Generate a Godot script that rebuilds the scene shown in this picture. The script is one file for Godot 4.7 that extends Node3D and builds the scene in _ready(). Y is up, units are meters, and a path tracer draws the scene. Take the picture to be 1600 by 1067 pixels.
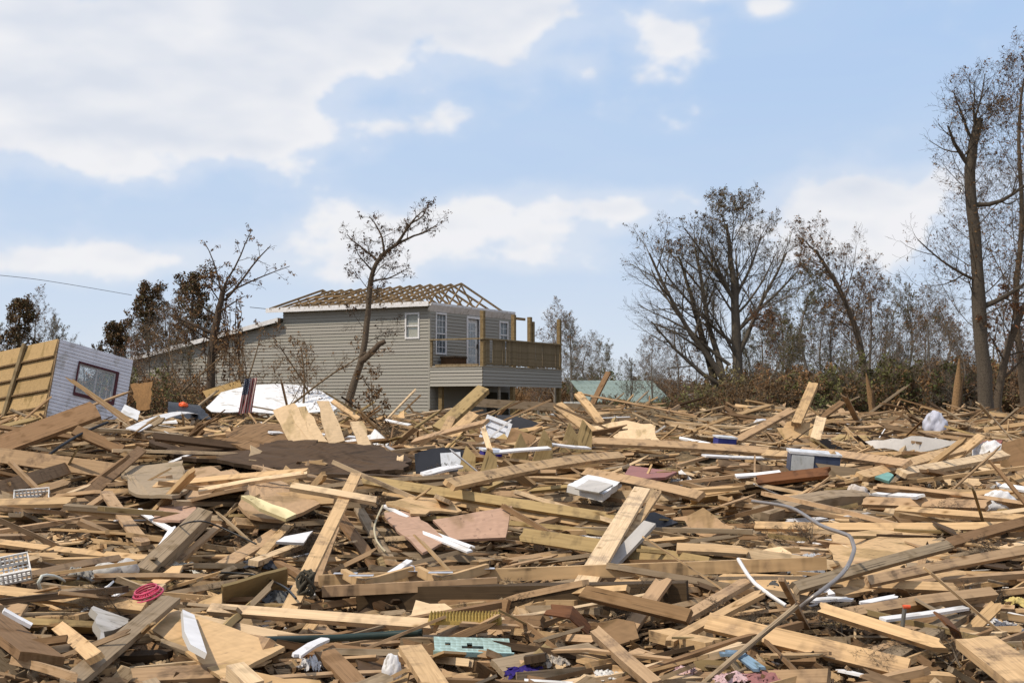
extends Node3D
# Storm wreckage: a field of broken lumber in front of a roofless house, bare trees round it.

const F := 2176.0          # focal length in pixels of the 1600 x 1067 photograph
const EYE := Vector3(0, 1.57, 0)
const PITCH := 0.0466      # camera looks up a little
var rng := RandomNumberGenerator.new()
var noise := FastNoiseLite.new()
var M := {}
var taken := {}

# ---------------------------------------------------------------- mesh buffer
class MB:
	var v := PackedVector3Array()
	var n := PackedVector3Array()
	var c := PackedColorArray()
	var u := PackedVector2Array()
	var i := PackedInt32Array()
	func face(a: Vector3, b: Vector3, d: Vector3, e: Vector3, out: Vector3, col: Color, ua := Vector2.ZERO, ub := Vector2.ZERO, ud := Vector2.ZERO, ue := Vector2.ZERO) -> void:
		var nn := (d - a).cross(b - a) + (e - a).cross(d - a)
		var flip := nn.dot(out) < 0.0
		nn = nn.normalized()
		if flip: nn = -nn
		var s := v.size()
		v.append(a); v.append(b); v.append(d); v.append(e)
		for k in 4:
			n.append(nn); c.append(col)
		u.append(ua); u.append(ub); u.append(ud); u.append(ue)
		if flip:
			i.append_array(PackedInt32Array([s, s + 2, s + 1, s, s + 3, s + 2]))
		else:
			i.append_array(PackedInt32Array([s, s + 1, s + 2, s, s + 2, s + 3]))
	func box(lo: Vector3, hi: Vector3, col: Color, uvs := 1.0) -> void:
		hexa([Vector3(lo.x, lo.y, lo.z), Vector3(hi.x, lo.y, lo.z), Vector3(hi.x, lo.y, hi.z), Vector3(lo.x, lo.y, hi.z), Vector3(lo.x, hi.y, lo.z), Vector3(hi.x, hi.y, lo.z), Vector3(hi.x, hi.y, hi.z), Vector3(lo.x, hi.y, hi.z)], col, uvs)
	func hexa(p: Array, col: Color, uvs := 1.0, off := Vector2.ZERO) -> void:
		var mid := Vector3.ZERO
		for q in p: mid += q / 8.0
		for f in [[0, 1, 2, 3], [4, 5, 6, 7], [0, 1, 5, 4], [1, 2, 6, 5], [2, 3, 7, 6], [3, 0, 4, 7]]:
			var a: Vector3 = p[f[0]]; var b: Vector3 = p[f[1]]; var d: Vector3 = p[f[2]]; var e: Vector3 = p[f[3]]
			var lu := (b - a).length() * uvs; var lv := (e - a).length() * uvs
			var o: Vector2 = off
			if lu >= lv:
				face(a, b, d, e, (a + b + d + e) / 4.0 - mid, col, o, o + Vector2(lu, 0), o + Vector2(lu, lv), o + Vector2(0, lv))
			else:
				face(a, b, d, e, (a + b + d + e) / 4.0 - mid, col, o, o + Vector2(0, lu), o + Vector2(lv, lu), o + Vector2(lv, 0))
	# a straight bar of rectangular section from p to q
	func bar(p: Vector3, q: Vector3, w: float, h: float, col: Color, up := Vector3.UP, uvs := 1.0) -> void:
		var x := (q - p).normalized()
		var z := x.cross(up)
		if z.length() < 0.01: z = x.cross(Vector3.RIGHT)
		z = z.normalized() * w / 2
		var y := z.cross(x).normalized() * h / 2
		hexa([p - y - z, q - y - z, q - y + z, p - y + z, p + y - z, q + y - z, q + y + z, p + y + z], col, uvs)
	func tube(pts: Array, rad: Array, sides: int, col: Color, uvs := 1.0, cap := false) -> void:
		var t: Vector3 = (pts[1] - pts[0]).normalized()
		var x := t.cross(Vector3(0.31, 0.2, 0.93)).normalized()
		var s := v.size()
		var along := 0.0
		var m := pts.size()
		for j in m:
			if j > 0:
				along += (pts[j] - pts[j - 1]).length()
				t = (pts[mini(j + 1, m - 1)] - pts[j - 1]).normalized()
			x = (x - t * x.dot(t)).normalized()
			var y := t.cross(x)
			for k in sides + 1:
				var an := TAU * k / sides
				var d := x * cos(an) + y * sin(an)
				v.append(pts[j] + d * rad[j]); n.append(d); c.append(col); u.append(Vector2(float(k) / sides * maxf(0.3, rad[0] * 4.0), along) * uvs)
		for j in m - 1:
			for k in sides:
				var a := s + j * (sides + 1) + k
				var b := a + sides + 1
				i.append(a); i.append(b); i.append(b + 1); i.append(a); i.append(b + 1); i.append(a + 1)
		if cap:
			for e in 2:
				var ring := s + (m - 1) * (sides + 1) * e
				var tip: Vector3 = pts[(m - 1) * e]
				var o: Vector3 = (pts[m - 1] - pts[m - 2]).normalized() if e == 1 else (pts[0] - pts[1]).normalized()
				for k in sides:
					tri(v[ring + k], v[ring + k + 1], tip, o, col)
	func tri(a: Vector3, b: Vector3, d: Vector3, out: Vector3, col: Color) -> void:
		var nn := (d - a).cross(b - a)
		var flip := nn.dot(out) < 0.0
		nn = nn.normalized() * (-1.0 if flip else 1.0)
		var s := v.size()
		for q in [a, b, d]:
			v.append(q); n.append(nn); c.append(col); u.append(Vector2(q.x + q.y * 0.3, q.z + q.y * 0.7))
		i.append_array(PackedInt32Array([s, s + 2, s + 1] if flip else [s, s + 1, s + 2]))
	func mesh() -> ArrayMesh:
		var a := []
		a.resize(Mesh.ARRAY_MAX)
		a[Mesh.ARRAY_VERTEX] = v; a[Mesh.ARRAY_NORMAL] = n; a[Mesh.ARRAY_COLOR] = c; a[Mesh.ARRAY_TEX_UV] = u; a[Mesh.ARRAY_INDEX] = i
		var m := ArrayMesh.new()
		m.add_surface_from_arrays(Mesh.PRIMITIVE_TRIANGLES, a)
		return m

# ---------------------------------------------------------------- naming
func numbered(called: String) -> String:
	taken[called] = taken.get(called, 0) + 1
	return called if taken[called] == 1 else "%s_%03d" % [called, taken[called] - 1]

func tag(o: Node3D, label: String, category: String, group := "", kind := "") -> Node3D:
	if label: o.set_meta("label", label)
	if category: o.set_meta("category", category)
	if group: o.set_meta("group", group)
	if kind or category: o.set_meta("kind", kind if kind else "thing")
	return o

func thing(called: String, label: String, category: String, pos := Vector3.ZERO, group := "") -> Node3D:
	var o := Node3D.new()
	o.name = numbered(called); add_child(o); o.position = pos
	tag(o, label, category, group)
	return o

func put(called: String, m: Mesh, mat: Material, parent: Node = null) -> MeshInstance3D:
	var o := MeshInstance3D.new()
	o.mesh = m; o.material_override = mat
	if parent == null:
		o.name = numbered(called); add_child(o)
	else:
		o.name = called; parent.add_child(o, true)
	return o

# ---------------------------------------------------------------- places
func ray(px: float, py: float) -> Vector3:
	return Vector3((px - 800.0) / F, (533.5 - py) / F, -1.0).rotated(Vector3.RIGHT, PITCH)

func at(px: float, py: float, depth: float) -> Vector3:
	var r := ray(px, py)
	return EYE + r * (depth / -r.z)

# separate crests of the heap: x, distance, height, half widths
const MOUNDS := [[-3.0, 17.2, -0.42, 2.6, 1.0], [-3.4, 20.5, 0.34, 2.6, 1.6], [-7.0, 20.5, 0.30, 1.8, 1.6], [7.6, 38.0, 0.55, 2.2, 2.5], [-1.3, 35.0, 0.45, 1.8, 2.2], [3.0, 37.0, 0.45, 2.0, 2.2], [12.5, 40.0, 0.35, 2.5, 2.5], [-5.2, 36.0, 0.12, 2.5, 2.0], [-2.2, 12.5, 0.16, 1.0, 0.8], [1.5, 13.5, 0.15, 1.2, 0.8]]
# height of the heap of wreckage over the ground
var heights := PackedFloat32Array()
func pile(x: float, z: float) -> float:
	if heights.is_empty():
		heights.resize(561 * 561)
		for j in 561:
			for i in 561: heights[j * 561 + i] = heap(i * 0.1 - 28.0, -j * 0.1 - 2.0)
	var fx := clampf((x + 28.0) * 10.0, 0.0, 559.9); var fz := clampf((-z - 2.0) * 10.0, 0.0, 559.9)
	var ix := int(fx); var iz := int(fz)
	var k := iz * 561 + ix
	return lerpf(lerpf(heights[k], heights[k + 1], fx - ix), lerpf(heights[k + 561], heights[k + 562], fx - ix), fz - iz)

func heap(x: float, z: float) -> float:
	var d := -z
	var h := 0.0
	if d < 9.0: h = lerpf(0.02, 0.20, clampf((d - 4.0) / 5.0, 0, 1))
	elif d < 16.0: h = lerpf(0.20, 0.52, (d - 9.0) / 7.0)
	elif d < 30.0: h = lerpf(0.52, 0.80, (d - 16.0) / 14.0)
	else: h = lerpf(0.80, 0.95, clampf((d - 30.0) / 20.0, 0, 1))
	h += noise.get_noise_2d(x * 9.0, z * 9.0) * clampf(d * 0.020, 0.10, 0.5)
	h += noise.get_noise_2d(x * 40.0 + 300.0, z * 40.0) * 0.09
	for m in MOUNDS:
		var q: float = (x - m[0]) * (x - m[0]) / (m[3] * m[3]) + (z + m[1]) * (z + m[1]) / (m[4] * m[4])
		if q < 6.0: h += m[2] * exp(-q)
	h *= 1.0 - smoothstep(50.0, 56.0, d + absf(x) * 0.0)
	return maxf(h, 0.0)

func on(px: float, py: float, lift := 0.0) -> Vector3:
	var r := ray(px, py)
	r /= -r.z
	var d := 5.0
	var p := EYE + r * d
	while d < 58.0:
		p = EYE + r * d
		if p.y < pile(p.x, p.z) + lift: break
		d += 0.02 + d * 0.002
	return p

# ---------------------------------------------------------------- materials
func tex(w: int, h: int, f: Callable) -> ImageTexture:
	var im := Image.create(w, h, false, Image.FORMAT_RGB8)
	for y in h:
		for x in w:
			im.set_pixel(x, y, f.call(float(x) / w, float(y) / h))
	return ImageTexture.create_from_image(im)

func mat(called: String, col: Color, rough := 0.85, t: Texture2D = null, vc := true, bump := 0.0) -> StandardMaterial3D:
	var m := StandardMaterial3D.new()
	m.resource_name = called
	m.albedo_color = col; m.roughness = rough; m.albedo_texture = t
	m.vertex_color_use_as_albedo = vc
	m.metallic_specular = 0.35
	if bump > 0.0 and t:
		m.heightmap_enabled = true; m.heightmap_texture = t; m.heightmap_scale = bump
	M[called] = m
	return m

func fbm(seed_: int, freq: float, oct := 4) -> FastNoiseLite:
	var q := FastNoiseLite.new()
	q.noise_type = FastNoiseLite.TYPE_SIMPLEX_SMOOTH; q.seed = seed_; q.frequency = freq; q.fractal_octaves = oct
	return q

# seamless noise: blends two copies so that the texture repeats without a seam along u
func wrapn(q: FastNoiseLite, u: float, vv: float, su: float, sv: float) -> float:
	var a := q.get_noise_3d(cos(u * TAU) * su, sin(u * TAU) * su, vv * sv)
	var b := q.get_noise_3d(cos(u * TAU) * su, sin(u * TAU) * su, (vv - 1.0) * sv)
	return lerpf(a, b, vv)

func g3(v: float, r := 1.0, g := 1.0, b := 1.0) -> Color:
	return Color(clampf(v * r, 0, 1), clampf(v * g, 0, 1), clampf(v * b, 0, 1)).linear_to_srgb()

func make_materials() -> void:
	var q1 := fbm(3, 1.0, 3); var q2 := fbm(9, 1.0, 4); var q3 := fbm(21, 1.0, 3)
	# knots of the pine texture
	var kr := RandomNumberGenerator.new(); kr.seed = 5
	var knots := []
	for k in 9: knots.append(Vector3(kr.randf_range(0.04, 0.96), kr.randf_range(0.05, 0.95), kr.randf_range(0.5, 1.2)))
	var pine := tex(768, 256, func(u, v):
		var bend := 0.0
		var dark := 0.0
		for k in knots:
			var du: float = (u - k.x) * 60.0; var dv: float = (v - k.y) * 24.0
			var d2: float = (du * du + dv * dv) / k.z
			if d2 < 12.0:
				bend += dv * 0.014 * exp(-d2 * 0.3)
				dark = maxf(dark, exp(-d2 * 1.6))
		var g := wrapn(q1, u, v + bend, 0.9, 46.0) * 0.6 + wrapn(q2, u, v + bend, 0.55, 17.0) * 0.7
		var stain := smoothstep(0.12, 0.5, wrapn(q3, u, v, 2.2, 2.4))
		var mud := smoothstep(0.08, 0.34, wrapn(q2, u, v + 0.2, 1.3, 1.7)) * (0.55 + 0.45 * smoothstep(-0.2, 0.2, wrapn(q1, u, v, 9.0, 40.0)))
		var crack := smoothstep(0.36, 0.46, wrapn(q2, u, v + bend, 0.45, 30.0))
		var val := 0.80 + g * 0.28 - stain * 0.26 - mud * 0.30 - crack * 0.3
		val *= 1.0 - dark * 0.62
		return g3(val, 1.0, 0.985 - dark * 0.12 - maxf(-g, 0) * 0.05, 0.96 - dark * 0.3 - maxf(-g, 0) * 0.12 + mud * 0.06))
	var grey := tex(768, 256, func(u, v):
		var g := wrapn(q2, u, v, 0.8, 70.0) * 0.8 + wrapn(q1, u, v, 0.5, 22.0) * 0.5
		var crack := smoothstep(0.33, 0.5, wrapn(q1, u, v + 0.37, 0.5, 38.0))
		var mud := smoothstep(0.0, 0.45, wrapn(q3, u, v, 1.7, 3.0))
		var val := 0.74 + g * 0.3 - crack * 0.4 - mud * 0.22
		return g3(val, 1.0, 0.98 + mud * -0.04, 0.95 - mud * 0.12))
	var ply := tex(512, 512, func(u, v):
		var w := wrapn(q3, u, v, 0.8, 1.6) * 0.35
		var g := sin((v + w) * 60.0 + wrapn(q1, u, v, 0.9, 9.0) * 5.0) * 0.5
		var fine := wrapn(q2, u, v, 2.0, 60.0)
		var mud := smoothstep(0.12, 0.42, wrapn(q2, u, v, 0.9, 2.6))
		var spots := smoothstep(0.36, 0.5, wrapn(q1, u, v, 5.0, 16.0))
		return g3(0.8 + g * 0.07 + fine * 0.14 - mud * 0.25 - spots * 0.25, 1.0, 0.98, 0.95 - mud * 0.1))
	var grime := tex(512, 512, func(u, v):
		var a := wrapn(q2, u, v, 1.6, 6.0)
		var b := smoothstep(0.1, 0.5, wrapn(q3, u, v, 1.1, 3.6))
		var s := smoothstep(0.42, 0.52, wrapn(q1, u, v, 6.0, 22.0))
		return g3(0.90 + a * 0.18 - b * 0.30 - s * 0.35, 1.0, 0.985 - b * 0.03, 0.97 - b * 0.1))
	var bark := tex(256, 512, func(u, v):
		var a := wrapn(q2, v, u, 3.0, 26.0) * 0.7 + wrapn(q1, v, u, 7.0, 60.0) * 0.5
		return g3(0.70 + a * 0.95))
	var dirt := tex(512, 512, func(u, v):
		var a := wrapn(q2, u, v, 5.0, 20.0) * 0.5 + wrapn(q1, u, v, 16.0, 80.0) * 0.6 + wrapn(q3, u, v, 1.2, 4.0) * 0.4
		return g3(0.7 + a * 0.5, 1.0, 0.97, 0.92))
	mat("pine", Color(0.985, 0.98, 0.97), 0.82, pine, true, 0.08)
	mat("weathered", Color(0.985, 0.98, 0.97), 0.92, grey, true, 0.15)
	mat("plywood", Color(0.985, 0.98, 0.97), 0.85, ply, true, 0.06)
	mat("paint", Color.WHITE, 0.55, grime, true, 0.0)
	mat("plastic", Color.WHITE, 0.35, grime, true, 0.0)
	mat("bark", Color.WHITE, 0.95, bark, true, 1.2)
	mat("dirt", Color.WHITE, 1.0, dirt, true, 1.5)
	mat("siding", Color.WHITE, 0.6, null, true)
	mat("leaf", Color.WHITE, 0.9, null, true)
	M.leaf.backlight_enabled = true; M.leaf.backlight = Color(0.45, 0.35, 0.22)
	mat("rusty", Color.WHITE, 0.8, dirt, true, 0.4)
	mat("sheet_metal", Color.WHITE, 0.4, grime, true)
	M.sheet_metal.metallic = 0.6
	mat("cloth", Color.WHITE, 0.95, grime, true)
	mat("glass", Color(0.62, 0.68, 0.72, 0.25), 0.04, null, false)
	M.glass.transparency = BaseMaterial3D.TRANSPARENCY_ALPHA

# ---------------------------------------------------------------- sky
func make_sky() -> ImageTexture:
	var w := 4096; var h := 2048
	var im := Image.create(w, h, false, Image.FORMAT_RGB8)
	im.fill(Color(0.42, 0.38, 0.32))
	var q := fbm(77, 1.0, 6)
	var q2 := fbm(31, 1.0, 4)
	q.fractal_gain = 0.55
	# cloud masses: azimuth, elevation, half widths, strength (all in radians)
	var clouds := []
	for c in [[120, 60, 330, 130, 1.0], [520, 30, 330, 95, 0.86], [820, 45, 130, 65, 0.66], [120, 215, 240, 75, 0.95], [400, 215, 130, 40, 0.75], [330, 130, 200, 70, 0.8],
			[1045, 62, 55, 38, 0.62], [1110, 2, 75, 18, 0.6], [1207, 30, 42, 20, 0.55], [905, 110, 35, 18, 0.45],
			[330, 410, 150, 32, 0.55], [580, 385, 190, 55, 0.62], [800, 350, 180, 50, 0.72], [960, 325, 110, 36, 0.7], [830, 405, 70, 22, 0.55],
			[1300, 315, 120, 42, 0.75], [1420, 330, 130, 60, 0.65], [1560, 300, 90, 30, 0.4], [80, 425, 130, 30, 0.55], [1250, 400, 260, 40, 0.4]]:
		clouds.append([atan((c[0] - 800.0) / F), (635.0 - c[1]) / F, c[2] / F, c[3] / F, c[4]])
	var kr := RandomNumberGenerator.new(); kr.seed = 12
	for k in 260:
		var az := kr.randf_range(-PI, PI); var el := asin(kr.randf_range(0.03, 0.98))
		if absf(az) < 0.5 and el < 0.36: continue
		var s := kr.randf_range(0.06, 0.2)
		clouds.append([az, el, s / maxf(cos(el), 0.2), s * kr.randf_range(0.25, 0.6), kr.randf_range(0.4, 1.0)])
	var buckets := []
	for b in 64: buckets.append([])
	for c in clouds:
		for b in 64:
			var mid := (b + 0.5) / 64.0 * TAU - PI
			var d: float = absf(wrapf(mid - c[0], -PI, PI))
			if d < c[2] * 2.3 + TAU / 128.0: buckets[b].append(c)
	for y in range(0, h / 2):
		var el := PI / 2 - (y + 0.5) / h * PI
		var step := 1 if el < 0.32 else (8 if el < 0.9 else 16)
		var se := sin(el); var ce := cos(el)
		var t := exp(-el / 0.17)
		var base := Color(0.365, 0.555, 0.86).lerp(Color(0.23, 0.40, 0.74), smoothstep(0.4, 1.4, el)).lerp(Color(0.76, 0.82, 0.88), t)
		var rowc := []
		for b in 64:
			var l := []
			for c in buckets[b]:
				if absf(el - c[1]) < c[3] * 2.3: l.append(c)
			rowc.append(l)
		var x := 0
		while x < w:
			var az := wrapf((x + 0.5) / w * TAU, -PI, PI)
			var st := step
			if st == 1 and absf(az) > 0.42: st = 8
			var dir := Vector3(sin(az) * ce, se * 1.7, -cos(az) * ce)
			var cov := -0.42
			for c in rowc[int((az + PI) / TAU * 63.999)]:
				var da: float = wrapf(az - c[0], -PI, PI) / c[2]; var de: float = (el - c[1]) / c[3]
				var dd := da * da + de * de
				if dd < 5.0: cov = maxf(cov, cov + c[4] * 1.15 * exp(-dd * 0.9))
			var nz := q.get_noise_3d(dir.x * 9.0, dir.y * 9.0, dir.z * 9.0)
			var a := smoothstep(-0.02, 0.5, cov + nz * 1.2 - 0.03)
			a = maxf(a, smoothstep(-0.35, 0.3, cov + nz * 0.6) * 0.38)
			var col := base
			if a > 0.0:
				var sh := q2.get_noise_3d(dir.x * 9.0 + 4.0, dir.y * 14.0, dir.z * 9.0)
				var thick := smoothstep(0.35, 1.1, cov + nz * 0.5)
				var white := Color(0.92, 0.91, 0.92).lerp(Color(0.73, 0.765, 0.84), clampf(thick * 0.6 + sh * 1.0, 0, 1))
				col = base.lerp(white, a * 0.9)
			# thin haze over the blue
			var hz := q2.get_noise_3d(dir.x * 3.0, dir.y * 6.0, dir.z * 3.0) * 0.16 + 0.04
			col = col.lerp(Color(0.78, 0.82, 0.88), clampf(hz, 0, 0.3))
			col = col.linear_to_srgb()
			if st == 1: im.set_pixel(x, y, col)
			else: im.fill_rect(Rect2i(x, y, st, 1), col)
			x += st
	return ImageTexture.create_from_image(im)

# ---------------------------------------------------------------- camera, sky, sun
func make_light() -> void:
	var cam := Camera3D.new()
	cam.name = "camera"; add_child(cam)
	cam.position = EYE
	cam.rotation.x = PITCH
	cam.fov = rad_to_deg(2.0 * atan(533.5 / F))
	cam.near = 0.1; cam.far = 2000.0
	cam.current = true
	var env := Environment.new()
	env.background_mode = Environment.BG_SKY
	var sky := Sky.new()
	var pm := PanoramaSkyMaterial.new()
	pm.panorama = make_sky()
	sky.sky_material = pm
	env.sky = sky
	env.tonemap_mode = Environment.TONE_MAPPER_LINEAR
	env.tonemap_exposure = 1.0
	env.sdfgi_enabled = true; env.ssao_enabled = true; env.ssil_enabled = true
	var we := WorldEnvironment.new()
	we.name = "world_environment"; we.environment = env; add_child(we)
	var sun := DirectionalLight3D.new()
	sun.name = "sun"; add_child(sun)
	sun.light_energy = 1.3; sun.light_color = Color(1.0, 0.95, 0.87); sun.light_angular_distance = 1.5
	sun.shadow_enabled = true
	var to := Vector3(-0.52, 0.80, 0.30).normalized()
	sun.look_at_from_position(to * 50.0, Vector3.ZERO, Vector3.UP)

# ---------------------------------------------------------------- ground and heap
func make_ground() -> void:
	var b := MB.new()
	var rows := []
	for k in 60: rows.append(6.0 - k * 0.2 * pow(1.12, k * 0.9))
	var gx := []
	for k in 41: gx.append((k - 20) / 20.0)
	for z in rows:
		for x in gx:
			var wx: float = x * (30.0 + absf(z) * 1.3)
			var p := Vector3(wx, noise.get_noise_2d(wx * 2.0, z * 2.0) * 0.12 - 0.1, z)
			b.v.append(p); b.n.append(Vector3.UP); b.u.append(Vector2(wx, z) * 0.4)
			var gt := noise.get_noise_2d(wx * 3.0 + 90, z * 3.0) * 0.5 + 0.5
			b.c.append(Color(0.16, 0.12, 0.075).lerp(Color(0.11, 0.105, 0.05), gt))
	for r in rows.size() - 1:
		for x in 40:
			var s := r * 41 + x
			b.i.append_array(PackedInt32Array([s, s + 41, s + 42, s, s + 42, s + 1]))
	tag(put("ground", b.mesh(), M.dirt), "", "", "", "structure")
	# the packed heap under the loose pieces: mud, splinters and pulp
	b = MB.new()
	var nr := 230; var nc := 150
	for r in nr:
		var d := 4.5 * pow(56.5 / 4.5, float(r) / (nr - 1))
		for k in nc:
			var x := (float(k) / (nc - 1) - 0.5) * (d * 1.05 + 6.0)
			var e := 0.5 * float(d) / 40.0
			var y := pile(x, -d) - 0.05 + noise.get_noise_2d(x * 130.0, d * 130.0) * 0.05
			var hx := pile(x + e, -d) - pile(x - e, -d)
			var hz := pile(x, -d - e) - pile(x, -d + e)
			b.v.append(Vector3(x, y, -d)); b.n.append(Vector3(-hx, 2.0 * e, hz).normalized())
			b.u.append(Vector2(x, d) * 0.9)
			var gt := clampf(noise.get_noise_2d(x * 30.0, d * 30.0) * 0.9 + 0.4, 0, 1)
			b.c.append(Color(0.16, 0.12, 0.075).lerp(Color(0.24, 0.175, 0.105), gt))
	for r in nr - 1:
		for k in nc - 1:
			var s := r * nc + k
			b.i.append_array(PackedInt32Array([s, s + nc, s + nc + 1, s, s + nc + 1, s + 1]))
	tag(put("debris_mound", b.mesh(), M.dirt), "mud and wood pulp packed under the broken lumber", "debris", "", "stuff")

# ---------------------------------------------------------------- house
# lapped siding on a plane: origin o, along ax, up, outward nrm; top(x) is the wall's height there; holes [x0, y0, x1, y1]
func siding(b: MB, o: Vector3, ax: Vector3, nrm: Vector3, x0: float, x1: float, y0: float, top: Callable, holes: Array, col: Color, lap := 0.15, proud := 0.032) -> void:
	var y := y0
	var r := RandomNumberGenerator.new(); r.seed = int(x1 * 77 + y0 * 31)
	while true:
		var ym := y + lap * 0.5
		var cuts := [[x0, x1]]
		# where the row is under the roof line
		var xs := x0; var xe := x1
		var n := 120
		var inside := []
		for k in n + 1:
			var xx := lerpf(x0, x1, float(k) / n)
			if top.call(xx) > ym: inside.append(xx)
		if inside.is_empty(): break
		xs = inside[0]; xe = inside[-1]
		cuts = [[xs, xe]]
		for hh in holes:
			if ym > hh[1] and ym < hh[3]:
				var nx := []
				for c in cuts:
					if hh[2] <= c[0] or hh[0] >= c[1]: nx.append(c); continue
					if hh[0] > c[0]: nx.append([c[0], hh[0]])
					if hh[2] < c[1]: nx.append([hh[2], c[1]])
				cuts = nx
		for c in cuts:
			if c[1] - c[0] < 0.01: continue
			var a: Vector3 = o + ax * c[0]; var e: Vector3 = o + ax * c[1]
			var bump := r.randf_range(-0.003, 0.003)
			var lo := Vector3.UP * y; var hi := Vector3.UP * (y + lap)
			var pr := nrm * (proud + bump)
			var cc := col * r.randf_range(0.97, 1.03)
			cc.a = 1
			b.face(a + lo + pr, a + hi, e + hi, e + lo + pr, nrm, cc, Vector2(c[0], y) * 0.3, Vector2(c[0], y + lap) * 0.3, Vector2(c[1], y + lap) * 0.3, Vector2(c[1], y) * 0.3)
			b.face(a + lo + pr, a + lo, e + lo, e + lo + pr, Vector3.DOWN, cc)
		y += lap

func bx(called: String, parent: Node, material: Material, lo: Vector3, hi: Vector3, col: Color) -> MeshInstance3D:
	var b := MB.new()
	b.box(lo, hi, col)
	return put(called, b.mesh(), material, parent)

func stick(called: String, parent: Node, material: Material, p: Vector3, q: Vector3, w: float, h: float, col: Color, up := Vector3.UP) -> MeshInstance3D:
	var b := MB.new()
	b.bar(p, q, w, h, col, up, 0.42)
	return put(called, b.mesh(), material, parent)

# window in the plane through o (bottom corner), ax along, nrm outward
func window(parent: Node, o: Vector3, ax: Vector3, nrm: Vector3, w: float, h: float, white: Color, rows: int, cols: int, blind: Color, broken := false) -> void:
	var up := Vector3.UP
	var b := MB.new()
	var t := 0.075
	for e in [[Vector3.ZERO, up * h], [ax * w, ax * w + up * h]]:
		b.bar(o + e[0] + nrm * 0.03 - up * 0.05, o + e[1] + nrm * 0.03 + up * 0.05, 0.05, t, white, ax)
	for e in [[Vector3.ZERO, ax * w], [up * h, ax * w + up * h]]:
		b.bar(o + e[0] + nrm * 0.033, o + e[1] + nrm * 0.033, 0.055, t, white, up)
	var frame := put("window", b.mesh(), M.paint, parent)
	b = MB.new()
	b.bar(o + up * h * 0.5 + nrm * 0.01, o + up * h * 0.5 + ax * w + nrm * 0.01, 0.04, 0.05, white, up)
	put("meeting_rail", b.mesh(), M.paint, frame)
	for half in 2:
		b = MB.new()
		var y0 := h * 0.5 * half
		b.face(o + up * y0, o + up * (y0 + h * 0.5), o + ax * w + up * (y0 + h * 0.5), o + ax * w + up * y0, nrm, Color.WHITE)
		put("pane", b.mesh(), M.glass, frame)
		b = MB.new()
		for k in range(1, cols):
			var xx := w * k / cols
			b.bar(o + ax * xx + up * y0 + nrm * 0.006, o + ax * xx + up * (y0 + h * 0.5) + nrm * 0.006, 0.012, 0.022, white, ax)
		for k in range(1, rows):
			var yy := y0 + h * 0.5 * k / rows
			b.bar(o + up * yy + nrm * 0.007, o + up * yy + ax * w + nrm * 0.007, 0.012, 0.022, white, up)
		if b.v.size(): put("muntin", b.mesh(), M.paint, frame)
		if not (broken and half == 0):
			b = MB.new()
			b.face(o + up * y0 - nrm * 0.06, o + up * (y0 + h * 0.5) - nrm * 0.06, o + ax * w + up * (y0 + h * 0.5) - nrm * 0.06, o + ax * w + up * y0 - nrm * 0.06, nrm, blind)
			put("curtain", b.mesh(), M.cloth, frame)

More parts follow.
